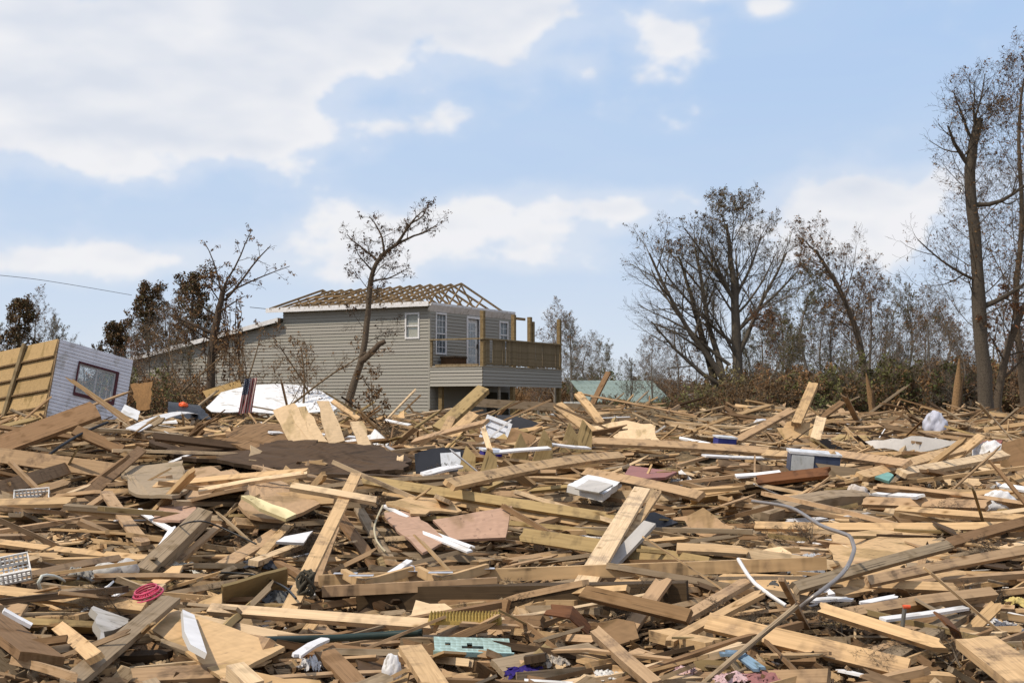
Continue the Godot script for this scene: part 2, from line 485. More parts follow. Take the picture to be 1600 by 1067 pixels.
func make_house() -> void:
	var h := thing("roofless_house", "two storey beige sided house stripped to bare roof trusses, with balcony", "house", Vector3(-3.667, 0, -62.0))
	h.rotation.y = -deg_to_rad(29.87)
	var tan_ := Color(0.285, 0.27, 0.237)
	var white := Color(0.78, 0.78, 0.8)
	var wood := Color(0.36, 0.25, 0.135)
	var olive := Color(0.26, 0.205, 0.13)
	var X := Vector3.RIGHT; var Z := Vector3.BACK; var U := Vector3.UP
	var LM := -8.35; var LW := -18.2; var W := 7.36; var D := 2.75
	# side wall with the lower wing, one plane
	var b := MB.new()
	var wingtop := func(x): return 6.14 if x > LM else lerpf(3.85, 5.62, clampf((x - LW) / (LM - LW), 0, 1))
	siding(b, Vector3.ZERO, X, Z, LW, 0.0, 0.0, wingtop, [[-1.28, 4.64, -0.576, 5.73]], tan_)
	put("side_wall", b.mesh(), M.siding, h)
	# gable end wall behind the balcony
	b = MB.new()
	siding(b, Vector3.ZERO, -Z, X, 0.0, W, 0.0, func(x): return 6.0, [[0.47, 3.94, 1.28, 5.75], [3.17, 3.4, 4.21, 5.66], [6.12, 4.4, 6.89, 5.66], [4.9, 0.0, 5.9, 2.2], [5.95, 0.0, 7.0, 2.2]], tan_)
	put("front_wall", b.mesh(), M.siding, h)
	bx("back_wall", h, M.siding, Vector3(LM, 0, -W), Vector3(-0.02, 6.1, -W + 0.12), tan_)
	bx("inner_wall", h, M.siding, Vector3(LM, 0, -W + 0.13), Vector3(LM + 0.1, 6.1, -0.02), tan_)
	bx("ceiling", h, M.siding, Vector3(LM + 0.11, 6.0, -W + 0.13), Vector3(-0.03, 6.03, -0.03), Color(0.6, 0.58, 0.55))
	bx("upper_floor", h, M.siding, Vector3(LM + 0.11, 3.1, -W + 0.13), Vector3(-0.03, 3.3, -0.03), Color(0.5, 0.42, 0.3))
	bx("corner_post", h, M.siding, Vector3(-0.09, 0.0, -0.09), Vector3(0.022, 6.05, 0.022), tan_ * 1.05)
	# fascia, soffits
	bx("fascia", h, M.paint, Vector3(LM - 0.75, 6.02, 0.36), Vector3(0.16, 6.24, 0.385), white)
	bx("soffit", h, M.paint, Vector3(LM - 0.75, 6.05, 0.02), Vector3(0.15, 6.07, 0.357), white)
	b = MB.new()
	b.hexa([Vector3(0.02, 5.82, 0.2), Vector3(0.2, 6.1, 0.2), Vector3(0.2, 6.1, -W), Vector3(0.02, 5.82, -W), Vector3(0.02, 5.9, 0.2), Vector3(0.2, 6.2, 0.2), Vector3(0.2, 6.2, -W), Vector3(0.02, 5.9, -W)], white, 0.3)
	put("porch_frieze", b.mesh(), M.paint, h)
	# wing roof
	var p0 := Vector3(LW - 0.5, 3.76, 0); var p1 := Vector3(LM - 0.02, 5.62, 0)
	b = MB.new()
	b.hexa([p0 + Z * 0.35, p1 + Z * 0.35, p1 - Z * 6.5, p0 - Z * 6.5, p0 + Z * 0.35 + U * 0.14, p1 + Z * 0.35 + U * 0.14, p1 - Z * 6.5 + U * 0.14, p0 - Z * 6.5 + U * 0.14], Color(0.16, 0.15, 0.14), 0.3)
	put("wing_roof", b.mesh(), M.weathered, h)
	b = MB.new()
	b.hexa([p0 + Z * 0.353 - U * 0.06, p1 + Z * 0.353 - U * 0.06, p1 + Z * 0.385 - U * 0.06, p0 + Z * 0.385 - U * 0.06, p0 + Z * 0.353 + U * 0.15, p1 + Z * 0.353 + U * 0.15, p1 + Z * 0.385 + U * 0.15, p0 + Z * 0.385 + U * 0.15], white * 0.9, 0.3)
	put("rake_fascia", b.mesh(), M.paint, h)
	# bare trusses, each its own part
	var r := RandomNumberGenerator.new(); r.seed = 8
	var zc := -W / 2
	for k in 15:
		var x := -0.65 - k * 0.585
		var ry := 7.36 + r.randf_range(-0.03, 0.03)
		var col := wood * r.randf_range(0.85, 1.2); col.a = 1
		var tr := Node3D.new(); tr.name = "roof_truss"; h.add_child(tr, true)
		var e0 := Vector3(x, 6.2, 0.4); var e1 := Vector3(x, 6.2, -W - 0.4); var top := Vector3(x, ry, zc)
		stick("top_chord", tr, M.pine, e0, top, 0.04, 0.1, col, U)
		stick("top_chord", tr, M.pine, top, e1, 0.04, 0.1, col, U)
		stick("bottom_chord", tr, M.pine, Vector3(x, 6.16, -0.05), Vector3(x, 6.16, -W + 0.05), 0.04, 0.1, col * 0.95, U)
		for s in [-1.0, 1.0]:
			stick("web", tr, M.pine, Vector3(x, 6.2, zc + s * 1.2), Vector3(x, lerpf(ry, 6.2, 0.5), zc + s * 1.95), 0.036, 0.08, col * 1.05, U)
			stick("web", tr, M.pine, Vector3(x, 6.2, zc + s * 1.2), Vector3(x, ry - 0.08, zc), 0.036, 0.08, col * 0.95, U)
	for k in 9:
		var s := r.randf_range(0.12, 0.85)
		var x0 := LM - 0.2 + r.randf_range(0, 1.8) if k < 6 else r.randf_range(-6.0, -3.0)
		var ln := r.randf_range(1.2, 3.0)
		stick("roof_batten", h, M.pine, Vector3(x0, lerpf(6.27, 7.43, s), lerpf(0.4, zc, s)), Vector3(x0 + ln, lerpf(6.27, 7.43, s) + 0.01, lerpf(0.4, zc, s)), 0.12, 0.02, wood * r.randf_range(1.1, 1.6), U)
	for k in 6:
		stick("truss_brace", h, M.pine, Vector3(LM - 0.3 + k * 0.3, 6.4 + k * 0.12, -1.0 - k * 0.45), Vector3(-0.7 - k * 0.8, 6.35 + k * 0.1, -1.2 - k * 0.4), 0.09, 0.04, wood * r.randf_range(0.8, 1.15), U)
	# windows and door
	window(h, Vector3(-1.28, 4.64, 0), X, Z, 0.704, 1.09, white, 1, 1, Color(0.62, 0.6, 0.5))
	window(h, Vector3(0, 3.94, -0.47), -Z, X, 0.81, 1.81, white, 3, 3, Color(0.34, 0.36, 0.37), true)
	window(h, Vector3(0, 4.4, -6.12), -Z, X, 0.77, 1.26, white, 2, 2, Color(0.3, 0.33, 0.36))
	b = MB.new()
	for zz in [-3.13, -4.25]: b.bar(Vector3(0.03, 3.36, zz), Vector3(0.03, 5.72, zz), 0.05, 0.11, white, Z)
	b.bar(Vector3(0.034, 5.72, -3.08), Vector3(0.034, 5.72, -4.3), 0.055, 0.12, white, U)
	var door := put("door", b.mesh(), M.paint, h)
	bx("door_leaf", door, M.paint, Vector3(-0.1, 3.4, -4.19), Vector3(-0.06, 5.64, -3.2), Color(0.7, 0.71, 0.72))
	for i in 3:
		for j in 5:
			bx("pane", door, M.glass, Vector3(-0.056, 3.6 + j * 0.38, -3.98 + i * 0.22), Vector3(-0.05, 3.94 + j * 0.38, -3.79 + i * 0.22), Color.WHITE)
	bx("handle", door, M.rusty, Vector3(-0.05, 4.3, -4.15), Vector3(0.0, 4.5, -4.1), Color(0.08, 0.07, 0.06))
	# balcony
	bx("balcony_floor", h, M.weathered, Vector3(0.03, 3.16, -W), Vector3(D - 0.02, 3.3, -0.03), wood)
	b = MB.new()
	siding(b, Vector3.ZERO, X, Z, 0.03, D, 2.46, func(x): return 3.3, [], tan_ * 1.06)
	put("balcony_skirt", b.mesh(), M.siding, h)
	b = MB.new()
	siding(b, Vector3(D, 0, 0), -Z, X, 0.0, W, 2.46, func(x): return 3.3, [], tan_)
	put("balcony_skirt", b.mesh(), M.siding, h)
	bx("skirt_trim", h, M.paint, Vector3(D - 0.3, 3.302, -W), Vector3(D + 0.05, 3.33, 0.05), Color(0.42, 0.36, 0.27))
	bx("skirt_trim", h, M.paint, Vector3(0.03, 3.303, -0.2), Vector3(D - 0.31, 3.328, 0.05), Color(0.42, 0.36, 0.27))
	for q in [[D - 0.05, -0.08, 5.75], [D - 0.05, -2.8, 5.72], [D - 0.05, -4.3, 5.7], [D - 0.05, -4.55, 5.5], [D - 0.05, -W + 0.15, 5.75]]:
		bx("post", h, M.weathered, Vector3(q[0] - 0.08, 3.31, q[1] - 0.09), Vector3(q[0] + 0.09, q[2], q[1] + 0.09), Color(0.3, 0.22, 0.12))
	bx("post", h, M.weathered, Vector3(0.03, 3.31, -0.08), Vector3(0.13, 4.5, 0.02), olive)
	for q in [[D - 0.1, -2.8], [D - 0.1, -W + 0.1], [0.35, -0.4]]:
		bx("post", h, M.weathered, Vector3(q[0] - 0.09, 0.0, q[1] - 0.09), Vector3(q[0] + 0.09, 2.5, q[1] + 0.09), Color(0.3, 0.22, 0.12))
	bx("post", h, M.weathered, Vector3(D - 0.2, 0.0, -1.75), Vector3(D - 0.12, 2.5, -1.67), Color(0.4, 0.38, 0.34))
	bx("post_stub", h, M.pine, Vector3(D - 0.02, 5.5, -3.75), Vector3(D + 0.04, 5.62, -2.9), wood)
	bx("top_rail", h, M.weathered, Vector3(0.03, 4.5, -0.06), Vector3(D - 0.16, 4.56, 0.07), olive * 1.2)
	bx("top_rail", h, M.weathered, Vector3(D - 0.13, 4.5, -W + 0.02), Vector3(D + 0.09, 4.56, 0.09), olive * 1.4)
	bx("bottom_rail", h, M.weathered, Vector3(D - 0.02, 3.42, -W + 0.05), Vector3(D + 0.02, 3.5, -0.19), olive)
	bx("bottom_rail", h, M.weathered, Vector3(0.3, 3.335, -0.05), Vector3(D - 0.2, 3.43, 0.03), olive * 1.3)
	var z := -0.24
	while z > -W + 0.3:
		if not (z < -1.9 and z > -2.05) and r.randf() > 0.03:
			bx("baluster", h, M.weathered, Vector3(D + 0.021, 3.38 + r.randf_range(-0.02, 0.03), z - 0.055), Vector3(D + 0.042, 4.49, z + 0.055), olive * r.randf_range(0.85, 1.25))
		z -= 0.118 if r.randf() > 0.12 else 0.15
	# floor joists seen under the balcony
	for k in 12: bx("joist", h, M.weathered, Vector3(0.05, 2.9, -0.3 - k * 0.6), Vector3(D - 0.05, 3.15, -0.26 - k * 0.6), wood)
	var ch := thing("wicker_hamper", "brown wicker chest standing on the balcony floor", "chest", h.transform * Vector3(0.55, 3.305, -1.15))
	ch.rotation.y = h.rotation.y
	bx("body", ch, M.rusty, Vector3(-0.35, 0, -0.5), Vector3(0.35, 0.42, 0.55), Color(0.10, 0.055, 0.03))
	bx("lid", ch, M.rusty, Vector3(-0.38, 0.42, -0.53), Vector3(0.38, 0.5, 0.58), Color(0.07, 0.045, 0.03))
	# far low building with a green metal roof
	var gb := thing("green_roofed_shed", "low building with pale green metal roof behind the house", "shed", at(955, 635, 96) * Vector3(1, 0, 1))
	bx("wall", gb, M.siding, Vector3(-2.4, 0, -4), Vector3(2.4, 1.9, 4), Color(0.5, 0.5, 0.48))
	b = MB.new()
	for k in 13:
		var xx := -2.9 + k * 0.45
		b.hexa([Vector3(xx, 1.8, 4.6), Vector3(xx + 0.44, 1.8, 4.6), Vector3(xx + 0.44, 3.3, 0), Vector3(xx, 3.3, 0), Vector3(xx, 1.86, 4.6), Vector3(xx + 0.44, 1.86, 4.6), Vector3(xx + 0.44, 3.36, 0), Vector3(xx, 3.36, 0)], Color(0.22, 0.29, 0.265), 0.3)
	put("roof", b.mesh(), M.paint, gb)
	gb.rotation.y = 0.2
	var wb := thing("white_trailer", "white mobile home behind the broken trees", "trailer", at(1195, 650, 92) * Vector3(1, 0, 1))
	b = MB.new()
	siding(b, Vector3(0, 0, 1.5), X, Z, -5.0, 5.0, 0.2, func(x): return 2.3, [[-3.5, 0.9, -2.6, 1.9], [0.5, 0.9, 1.6, 1.9]], Color(0.62, 0.63, 0.66), 0.2)
	put("wall", b.mesh(), M.siding, wb)
	bx("roof", wb, M.paint, Vector3(-5.1, 2.3, -1.6), Vector3(5.1, 2.42, 1.6), Color(0.6, 0.6, 0.62))
	for q in [-3.5, 0.5]: bx("window", wb, M.glass, Vector3(q, 0.9, 1.46), Vector3(q + 1.0, 1.9, 1.47), Color.WHITE)
	bx("back_wall", wb, M.siding, Vector3(-5, 0.2, -1.5), Vector3(5, 2.3, -1.4), Color(0.5, 0.5, 0.52))

# ---------------------------------------------------------------- trees
# P: n children by level, ratio of lengths, spread (radians), wobble, lift (pull upwards), first (where branches start), levels, leaf chance, leaf size, leaf colours
func limb(b: MB, p: Vector3, d: Vector3, L: float, r: float, lvl: int, P: Dictionary, tips: Array, rg: RandomNumberGenerator) -> void:
	var ns: int = [7, 5, 4, 3, 2][mini(lvl, 4)]
	var sides: int = [8, 6, 5, 3, 3][mini(lvl, 4)]
	var pts := [p]; var rad := [r]
	var wob: float = P.wob * (0.5 + 0.35 * lvl)
	for s in ns:
		d = (d + Vector3(rg.randf_range(-1, 1), rg.randf_range(-1, 1), rg.randf_range(-1, 1)) * wob + Vector3.UP * float(P.lift) * (0.4 if lvl == 0 else 1.0)).normalized()
		p += d * L / ns
		pts.append(p)
		rad.append(maxf(r * lerpf(1.0, 0.3 if lvl > 0 else float(P.get("taper", 0.3)), float(s + 1) / ns), 0.0035))
	b.tube(pts, rad, sides, P.bark, 1.0)
	branch(b, pts, rad, L, lvl, P, tips, rg)

func branch(b: MB, pts: Array, rad: Array, L: float, lvl: int, P: Dictionary, tips: Array, rg: RandomNumberGenerator) -> void:
	if lvl >= P.levels:
		tips.append([pts[-1], (pts[-1] - pts[-2]).normalized(), pts[0]])
		return
	var n: int = P.n[lvl]
	var turn := rg.randf() * TAU
	for k in n:
		var t := lerpf(P.first if lvl == 0 else 0.22, 1.0, (k + rg.randf()) / n)
		var f := t * (pts.size() - 1)
		var s := mini(int(f), pts.size() - 2)
		var pos: Vector3 = pts[s].lerp(pts[s + 1], f - s)
		var dir: Vector3 = (pts[s + 1] - pts[s]).normalized()
		turn += 2.4 + rg.randf_range(-0.5, 0.5)
		var side := dir.cross(Vector3(0.3, 0.1, 0.95)).normalized().rotated(dir, turn)
		var an: float = P.spread * rg.randf_range(0.7, 1.3) * lerpf(1.15, 0.7, t)
		var nd := (dir * cos(an) + side * sin(an)).normalized()
		if P.has("flat"): nd.y = nd.y * P.flat
		var nl: float = L * (P.ratio if lvl == 0 else P.get("sub", P.ratio)) * rg.randf_range(0.65, 1.25) * lerpf(1.15, 0.6, t)
		var nr: float = lerpf(rad[s], rad[s + 1], f - s) * rg.randf_range(0.36, 0.58) * (float(P.get("thin", 0.62)) if lvl == 0 else 1.0)
		limb(b, pos, nd.normalized(), nl, nr, lvl + 1, P, tips, rg)

func leaves(tips: Array, P: Dictionary, rg: RandomNumberGenerator) -> MB:
	var b := MB.new()
	for t in tips:
		var p: Vector3 = t[0]
		var w := noise.get_noise_3d(p.x * 22.0, p.y * 22.0, p.z * 22.0) * 0.5 + 0.5
		if rg.randf() > P.leaf * (0.25 + 1.5 * w) * (smoothstep(P.low, P.high, p.y) * 1.5 + 0.12 if P.has("low") else 1.0): continue
		for k in P.get("leafn", 3):
			var c: Vector3 = p.lerp(t[2], rg.randf() * 0.7) + Vector3(rg.randf_range(-1, 1), rg.randf_range(-1.2, 0.6), rg.randf_range(-1, 1)) * P.size * 1.3
			var s: float = P.size * rg.randf_range(0.5, 1.2)
			var x := Vector3(rg.randf_range(-1, 1), rg.randf_range(-1, 1), rg.randf_range(-1, 1)).normalized()
			var y := x.cross(Vector3(rg.randf_range(-1, 1), rg.randf_range(-1, 1), rg.randf_range(-1, 1))).normalized()
			var cols: Array = P.cols
			var col: Color = cols[rg.randi() % cols.size()] * rg.randf_range(0.7, 1.3)
			col.a = 1
			b.face(c - x * s, c + y * s * 0.45, c + x * s, c - y * s * 0.45, x.cross(y), col)
	return b

func params(o: Dictionary) -> Dictionary:
	var P := {"n": [14, 8, 7, 5], "ratio": 0.5, "spread": 0.75, "wob": 0.14, "lift": 0.05, "first": 0.3, "levels": 4, "leaf": 0.3, "size": 0.07, "cols": [Color(0.13, 0.075, 0.035), Color(0.10, 0.06, 0.03), Color(0.16, 0.1, 0.05)], "bark": Color(0.15, 0.115, 0.085)}
	P.merge(o, true)
	return P

# a tree whose trunk follows the given points (metres from its foot)
func tree(called: String, label: String, foot: Vector3, path: Array, r0: float, r1: float, P: Dictionary, seed_: int, group := "", extra := []) -> Node3D:
	var rg := RandomNumberGenerator.new(); rg.seed = seed_
	var t := thing(called, label, "tree", foot, group)
	var b := MB.new()
	var tips := []
	var pts := []; var rad := []
	for k in path.size():
		pts.append(path[k]); rad.append(lerpf(r0, r1, pow(float(k) / (path.size() - 1), 0.8)))
	rad[0] *= 1.35
	var smooth := []; var sr := []
	for k in path.size() - 1:
		for s in 3:
			var f := s / 3.0
			var a: Vector3 = pts[maxi(k - 1, 0)]; var z: Vector3 = pts[mini(k + 2, path.size() - 1)]
			smooth.append(pts[k].cubic_interpolate(pts[k + 1], a, z, f) + Vector3(rg.randf_range(-1, 1), 0, rg.randf_range(-1, 1)) * r0 * 0.12)
			sr.append(lerpf(rad[k], rad[k + 1], f) * rg.randf_range(0.93, 1.07))
	smooth.append(pts[-1]); sr.append(rad[-1])
	b.tube(smooth, sr, 9, P.bark, 1.0, true)
	var L := 0.0
	for k in smooth.size() - 1: L += (smooth[k + 1] - smooth[k]).length()
	put("trunk", b.mesh(), M.bark, t)
	b = MB.new()
	branch(b, smooth, sr, L * P.get("reach", 1.0), 0, P, tips, rg)
	for e in extra: # big limbs given by hand: [start, direction, length, radius]
		limb(b, e[0], e[1].normalized(), e[2], e[3], 1, P, tips, rg)
	put("branches", b.mesh(), M.bark, t)
	if P.leaf > 0.0:
		var lb := leaves(tips, P, rg)
		if lb.v.size(): put("crown", lb.mesh(), M.leaf, t)
	return t

func copy(o: Node3D, pos: Vector3, turn: float, s: float, label := "") -> Node3D:
	var c: Node3D = o.duplicate()
	var base := String(o.name)
	if base.length() > 4 and base[-4] == "_" and base.right(3).is_valid_int(): base = base.left(-4)
	c.name = numbered(base); add_child(c)
	c.position = pos; c.rotation.y = turn; c.scale = Vector3.ONE * s
	if label: c.set_meta("label", label)
	return c

func rel(foot: Vector3, list: Array, depth: float) -> Array:
	var out := []
	for q in list: out.append(at(q[0], q[1], depth) - foot)
	return out

var dry_bush: ArrayMesh
func make_trees() -> void:
	var grey := Color(0.17, 0.14, 0.11)
	var brown := [Color(0.15, 0.085, 0.04), Color(0.11, 0.065, 0.035), Color(0.19, 0.11, 0.05)]
	var rust := [Color(0.17, 0.075, 0.035), Color(0.12, 0.06, 0.03), Color(0.22, 0.11, 0.05)]
	var olive := [Color(0.10, 0.10, 0.035), Color(0.13, 0.11, 0.05), Color(0.14, 0.085, 0.04), Color(0.075, 0.085, 0.03)]
	var g := func(px, d): return at(px, 635, d) * Vector3(1, 0, 1)
	# tall snapped tree
	var f: Vector3 = g.call(1540, 46.0)
	tree("snapped_tree", "tall snapped trunk with bare twigs sprouting round its broken top", f, [Vector3.ZERO] + rel(f, [[1540, 620], [1532, 500], [1527, 400], [1517, 290], [1522, 225], [1530, 185]], 46.0), 0.28, 0.15,
		params({"n": [34, 6, 5, 4], "thin": 0.2, "first": 0.3, "ratio": 0.19, "sub": 0.6, "spread": 1.0, "lift": 0.13, "leaf": 0.16, "size": 0.05, "cols": brown, "bark": Color(0.125, 0.10, 0.075), "wob": 0.16}), 11, "", [
		[at(1525, 320, 46.0) - f, Vector3(1.0, -0.1, 0.1), 2.2, 0.09], [at(1517, 260, 46.0) - f, Vector3(-0.75, 0.9, 0.2), 1.6, 0.1], [at(1525, 215, 46.0) - f, Vector3(-0.1, 1, 0.1), 1.8, 0.05], [at(1523, 190, 46.0) - f, Vector3(0.3, 1, -0.1), 1.7, 0.05], [at(1520, 220, 46.0) - f, Vector3(-0.5, 1, -0.1), 1.8, 0.05],
		[at(1535, 480, 46.0) - f, Vector3(1.0, 0.15, 0.2), 2.2, 0.1], [at(1530, 440, 46.0) - f, Vector3(-1.0, 0.4, 0.2), 2.6, 0.06]])
	f = g.call(1612, 50.0)
	tree("bare_tree", "tall bare tree with dark forked trunk beside the snapped trunk", f, [Vector3.ZERO] + rel(f, [[1600, 600], [1588, 480], [1598, 350], [1592, 220], [1600, 130]], 50.0), 0.19, 0.04,
		params({"n": [30, 8, 7, 5], "thin": 0.4, "first": 0.25, "ratio": 0.24, "sub": 0.55, "leaf": 0.2, "size": 0.055, "cols": brown, "spread": 0.8, "lift": 0.08}), 12)
	f = g.call(1582, 47.0)
	tree("bare_tree", "leaning brown-leaved tree crossing behind the snapped trunk", f, [Vector3.ZERO] + rel(f, [[1560, 640], [1572, 560], [1596, 490], [1630, 430]], 47.0), 0.17, 0.09,
		params({"n": [14, 7, 5, 3], "first": 0.3, "ratio": 0.36, "leaf": 0.35, "size": 0.07, "cols": rust, "spread": 0.9}), 13)
	# the broad tree
	f = g.call(1152, 70.0)
	tree("broad_tree", "broad many-limbed tree with thin brown leaves at its crown", f, [Vector3.ZERO] + rel(f, [[1153, 600], [1150, 500], [1146, 440], [1140, 390], [1136, 350]], 70.0), 0.36, 0.06,
		params({"n": [16, 10, 9, 7], "first": 0.22, "ratio": 0.32, "sub": 0.47, "spread": 0.8, "lift": 0.05, "leaf": 0.13, "low": 6.0, "high": 11.5, "size": 0.065, "cols": [Color(0.13, 0.08, 0.04), Color(0.10, 0.075, 0.04), Color(0.15, 0.1, 0.055), Color(0.11, 0.1, 0.045)], "bark": Color(0.19, 0.16, 0.125)}), 24, "", [
		[at(1135, 600, 70.0) - f, Vector3(-0.62, 1, 0.1), 7.7, 0.187], [at(1130, 590, 70.0) - f, Vector3(-0.25, 1, -0.2), 7.0, 0.202], [at(1125, 600, 70.0) - f, Vector3(-1.0, 0.6, 0.2), 4.8, 0.130], [at(1150, 520, 70.0) - f, Vector3(0.75, 0.8, 0.1), 4.4, 0.11], [at(1148, 470, 70.0) - f, Vector3(0.55, 1, -0.2), 3.8, 0.1], [at(1148, 470, 70.0) - f, Vector3(-0.75, 0.9, 0.2), 4.6, 0.1], [at(1152, 560, 70.0) - f, Vector3(0.42, 1, 0.1), 5.9, 0.144],
		[at(1150, 540, 70.0) - f, Vector3(-0.9, 0.62, 0.0), 6.0, 0.108], [at(1150, 480, 70.0) - f, Vector3(-0.5, 1, 0.3), 3.9, 0.108], [at(1148, 520, 70.0) - f, Vector3(0.3, 1, -0.3), 4.5, 0.115], [at(1140, 570, 70.0) - f, Vector3(-1.0, 0.75, -0.2), 6.3, 0.108]])
	f = g.call(1125, 71.0)
	tree("broad_tree", "curved second stem growing against the broad tree", f, [Vector3.ZERO] + rel(f, [[1118, 600], [1098, 530], [1080, 460], [1060, 400]], 71.0), 0.3, 0.05,
		params({"n": [16, 9, 8, 5], "first": 0.3, "ratio": 0.28, "sub": 0.48, "leaf": 0.06, "size": 0.08, "cols": brown, "bark": Color(0.145, 0.12, 0.09)}), 16)
	# thin trees right of the broad one
	f = g.call(1350, 62.0)
	tree("bare_tree", "crooked dark tree leaning over the brush, its top bent sideways", f, [Vector3.ZERO] + rel(f, [[1352, 600], [1345, 540], [1325, 480], [1300, 430], [1275, 390]], 62.0), 0.22, 0.06,
		params({"n": [18, 8, 7, 5], "first": 0.3, "ratio": 0.28, "sub": 0.55, "leaf": 0.14, "size": 0.07, "cols": brown}), 17)
	var k := 0
	var proto := []
	var words := ["grey slim tree with few olive leaves", "thin brown tree with wispy twigs", "forked slender tree with dry leaves", "upright pale tree with feathery twigs", "spreading leafless grey tree", "bent thin tree with rusty leaves"]
	var forms := [[1258, 66.0, 7.0, 0.62, 0.16, olive], [1300, 72.0, 6.6, 0.8, 0.09, brown], [1360, 70.0, 7.4, 0.7, 0.13, brown], [1420, 64.0, 6.2, 0.5, 0.08, olive], [1475, 66.0, 6.2, 0.95, 0.04, brown], [1205, 68.0, 5.6, 0.85, 0.16, rust]]
	for q in forms:
		f = g.call(q[0], q[1])
		var h: float = q[2]
		var sl := params({"n": [20, 8, 7, 5], "thin": 0.5, "first": 0.22, "ratio": 0.34, "sub": 0.5, "leaf": q[4], "size": 0.06, "cols": q[5], "spread": q[3], "lift": 0.07, "wob": 0.2, "bark": Color(0.27, 0.235, 0.195)})
		proto.append(tree("slim_tree", words[k] + [" beside the broad tree", " behind the crooked dark tree", " beside the crooked dark tree", " near the leaning pale trunk", " behind the splintered orange stump", " in the brush right by the broad tree"][k].replace("right by", "by"), f, [Vector3.ZERO, Vector3(0.25 - 0.15 * k, h * 0.35, 0), Vector3(-0.2 + 0.14 * k, h * 0.7, 0.1), Vector3(0.3 - 0.1 * k, h, 0)], 0.13, 0.02, sl, 40 + k, "slim trees of the treeline"))
		k += 1
	var stand := func(px: float) -> String:
		if px < 110: return " behind the torn white wall"
		if px < 300: return " in the grove of browned pines"
		if px < 420: return " behind the low wing roof"
		if px < 960: return " rising behind the balcony posts"
		if px < 1130: return " behind the green roofed shed"
		if px < 1260: return " behind the broad tree"
		if px < 1420: return " in the brush round the crooked dark tree"
		return " in the brush behind the snapped trunk"
	for q in [[1225, 80.0, 0.95], [1285, 84.0, 1.05], [1330, 82.0, 0.9], [1390, 86.0, 1.1], [1450, 78.0, 0.95], [1490, 84.0, 1.1], [1190, 86.0, 0.95], [1060, 84.0, 0.8], [1020, 92.0, 0.75], [985, 88.0, 0.62], [1560, 80.0, 1.0], [1620, 76.0, 1.0], [1235, 64.0, 0.62], [1400, 60.0, 0.6], [1455, 57.0, 0.68], [1320, 58.0, 0.52], [1500, 56.0, 0.7], [1585, 60.0, 0.8], [1170, 76.0, 0.7], [1090, 78.0, 0.6],
			[868, 96.0, 0.95], [892, 104.0, 1.1], [918, 98.0, 0.95], [845, 110.0, 0.8], [940, 112.0, 0.85],
			[20, 92.0, 0.8], [55, 94.0, 1.05], [85, 88.0, 0.95], [125, 96.0, 0.8], [150, 100.0, 0.7], [-10, 86.0, 0.8], [190, 90.0, 0.85], [255, 84.0, 0.95], [280, 88.0, 0.95], [355, 82.0, 0.7], [395, 90.0, 0.62], [320, 80.0, 0.9], [232, 57.0, 0.62], [262, 58.5, 0.7], [292, 57.5, 0.6], [372, 58.0, 0.55], [210, 60.0, 0.7]]:
		copy(proto[k % 6], g.call(q[0], q[1]), k * 1.7, q[2] * rng.randf_range(0.95, 1.05), words[k % 6] + stand.call(q[0]))
		k += 1
	# leaning tree in front of the house
	f = g.call(538, 50.0)
	tree("leaning_tree", "leaning nearly bare tree in front of the beige house", f, [Vector3.ZERO] + rel(f, [[546, 625], [562, 570], [573, 510], [578, 450], [584, 420], [600, 396], [622, 380]], 50.0), 0.16, 0.06,
		params({"n": [13, 6, 6, 4], "thin": 0.3, "first": 0.35, "ratio": 0.16, "sub": 0.55, "wob": 0.3, "leaf": 0.13, "size": 0.06, "cols": [Color(0.07, 0.045, 0.03), Color(0.1, 0.055, 0.03)], "spread": 0.95, "lift": 0.05}), 61, "", [
		[at(620, 381, 50.0) - f, Vector3(0.55, 0.8, 0), 1.5, 0.06], [at(622, 380, 50.0) - f, Vector3(1, 0.1, 0.2), 1.6, 0.05], [at(590, 408, 50.0) - f, Vector3(-0.7, 0.8, 0.1), 1.5, 0.055], [at(600, 396, 50.0) - f, Vector3(0.1, 1, 0), 1.5, 0.05], [at(583, 425, 50.0) - f, Vector3(-0.6, 0.7, 0.3), 1.1, 0.04], [at(640, 350, 50.0) - f, Vector3(0.7, 0.25, 0.1), 1.0, 0.04], [at(580, 440, 50.0) - f, Vector3(1, 0.4, 0.3), 1.5, 0.04]])
	f = at(565, 562, 49.9)
	var stub := MB.new()
	stub.tube([Vector3(-0.06, -0.1, 0), Vector3(0.35, 0.25, 0.05), Vector3(0.62, 0.55, 0.06), Vector3(0.85, 0.66, 0.08)], [0.12, 0.11, 0.1, 0.08], 8, Color(0.13, 0.095, 0.07), 1.0, true)
	var lean: Node3D = get_node("leaning_tree")
	var st := put("broken_limb", stub.mesh(), M.bark, lean)
	st.position = f - lean.position
	# wrecked tree with hanging vines
	f = g.call(326, 52.0)
	var vine := tree("vine_hung_tree", "broken trunk hung with dead vines in front of the wing", f, [Vector3.ZERO] + rel(f, [[328, 610], [330, 560], [336, 510], [345, 470], [348, 450]], 52.0), 0.21, 0.1,
		params({"n": [14, 7, 5, 3], "first": 0.35, "ratio": 0.3, "spread": 1.1, "lift": -0.05, "leaf": 0.25, "size": 0.06, "cols": brown, "bark": Color(0.12, 0.09, 0.065)}), 62, "", [
		[at(350, 470, 52.0) - f, Vector3(0.75, 0.9, 0.1), 2.7, 0.055], [at(346, 456, 52.0) - f, Vector3(0.3, 1, 0), 2.6, 0.045], [at(352, 462, 52.0) - f, Vector3(1.0, 0.8, 0), 2.7, 0.04], [at(345, 455, 52.0) - f, Vector3(-0.15, 1, 0), 2.0, 0.04], [at(330, 520, 52.0) - f, Vector3(-0.9, 0.5, 0.1), 1.8, 0.08]])
	var vb := MB.new(); var vl := []
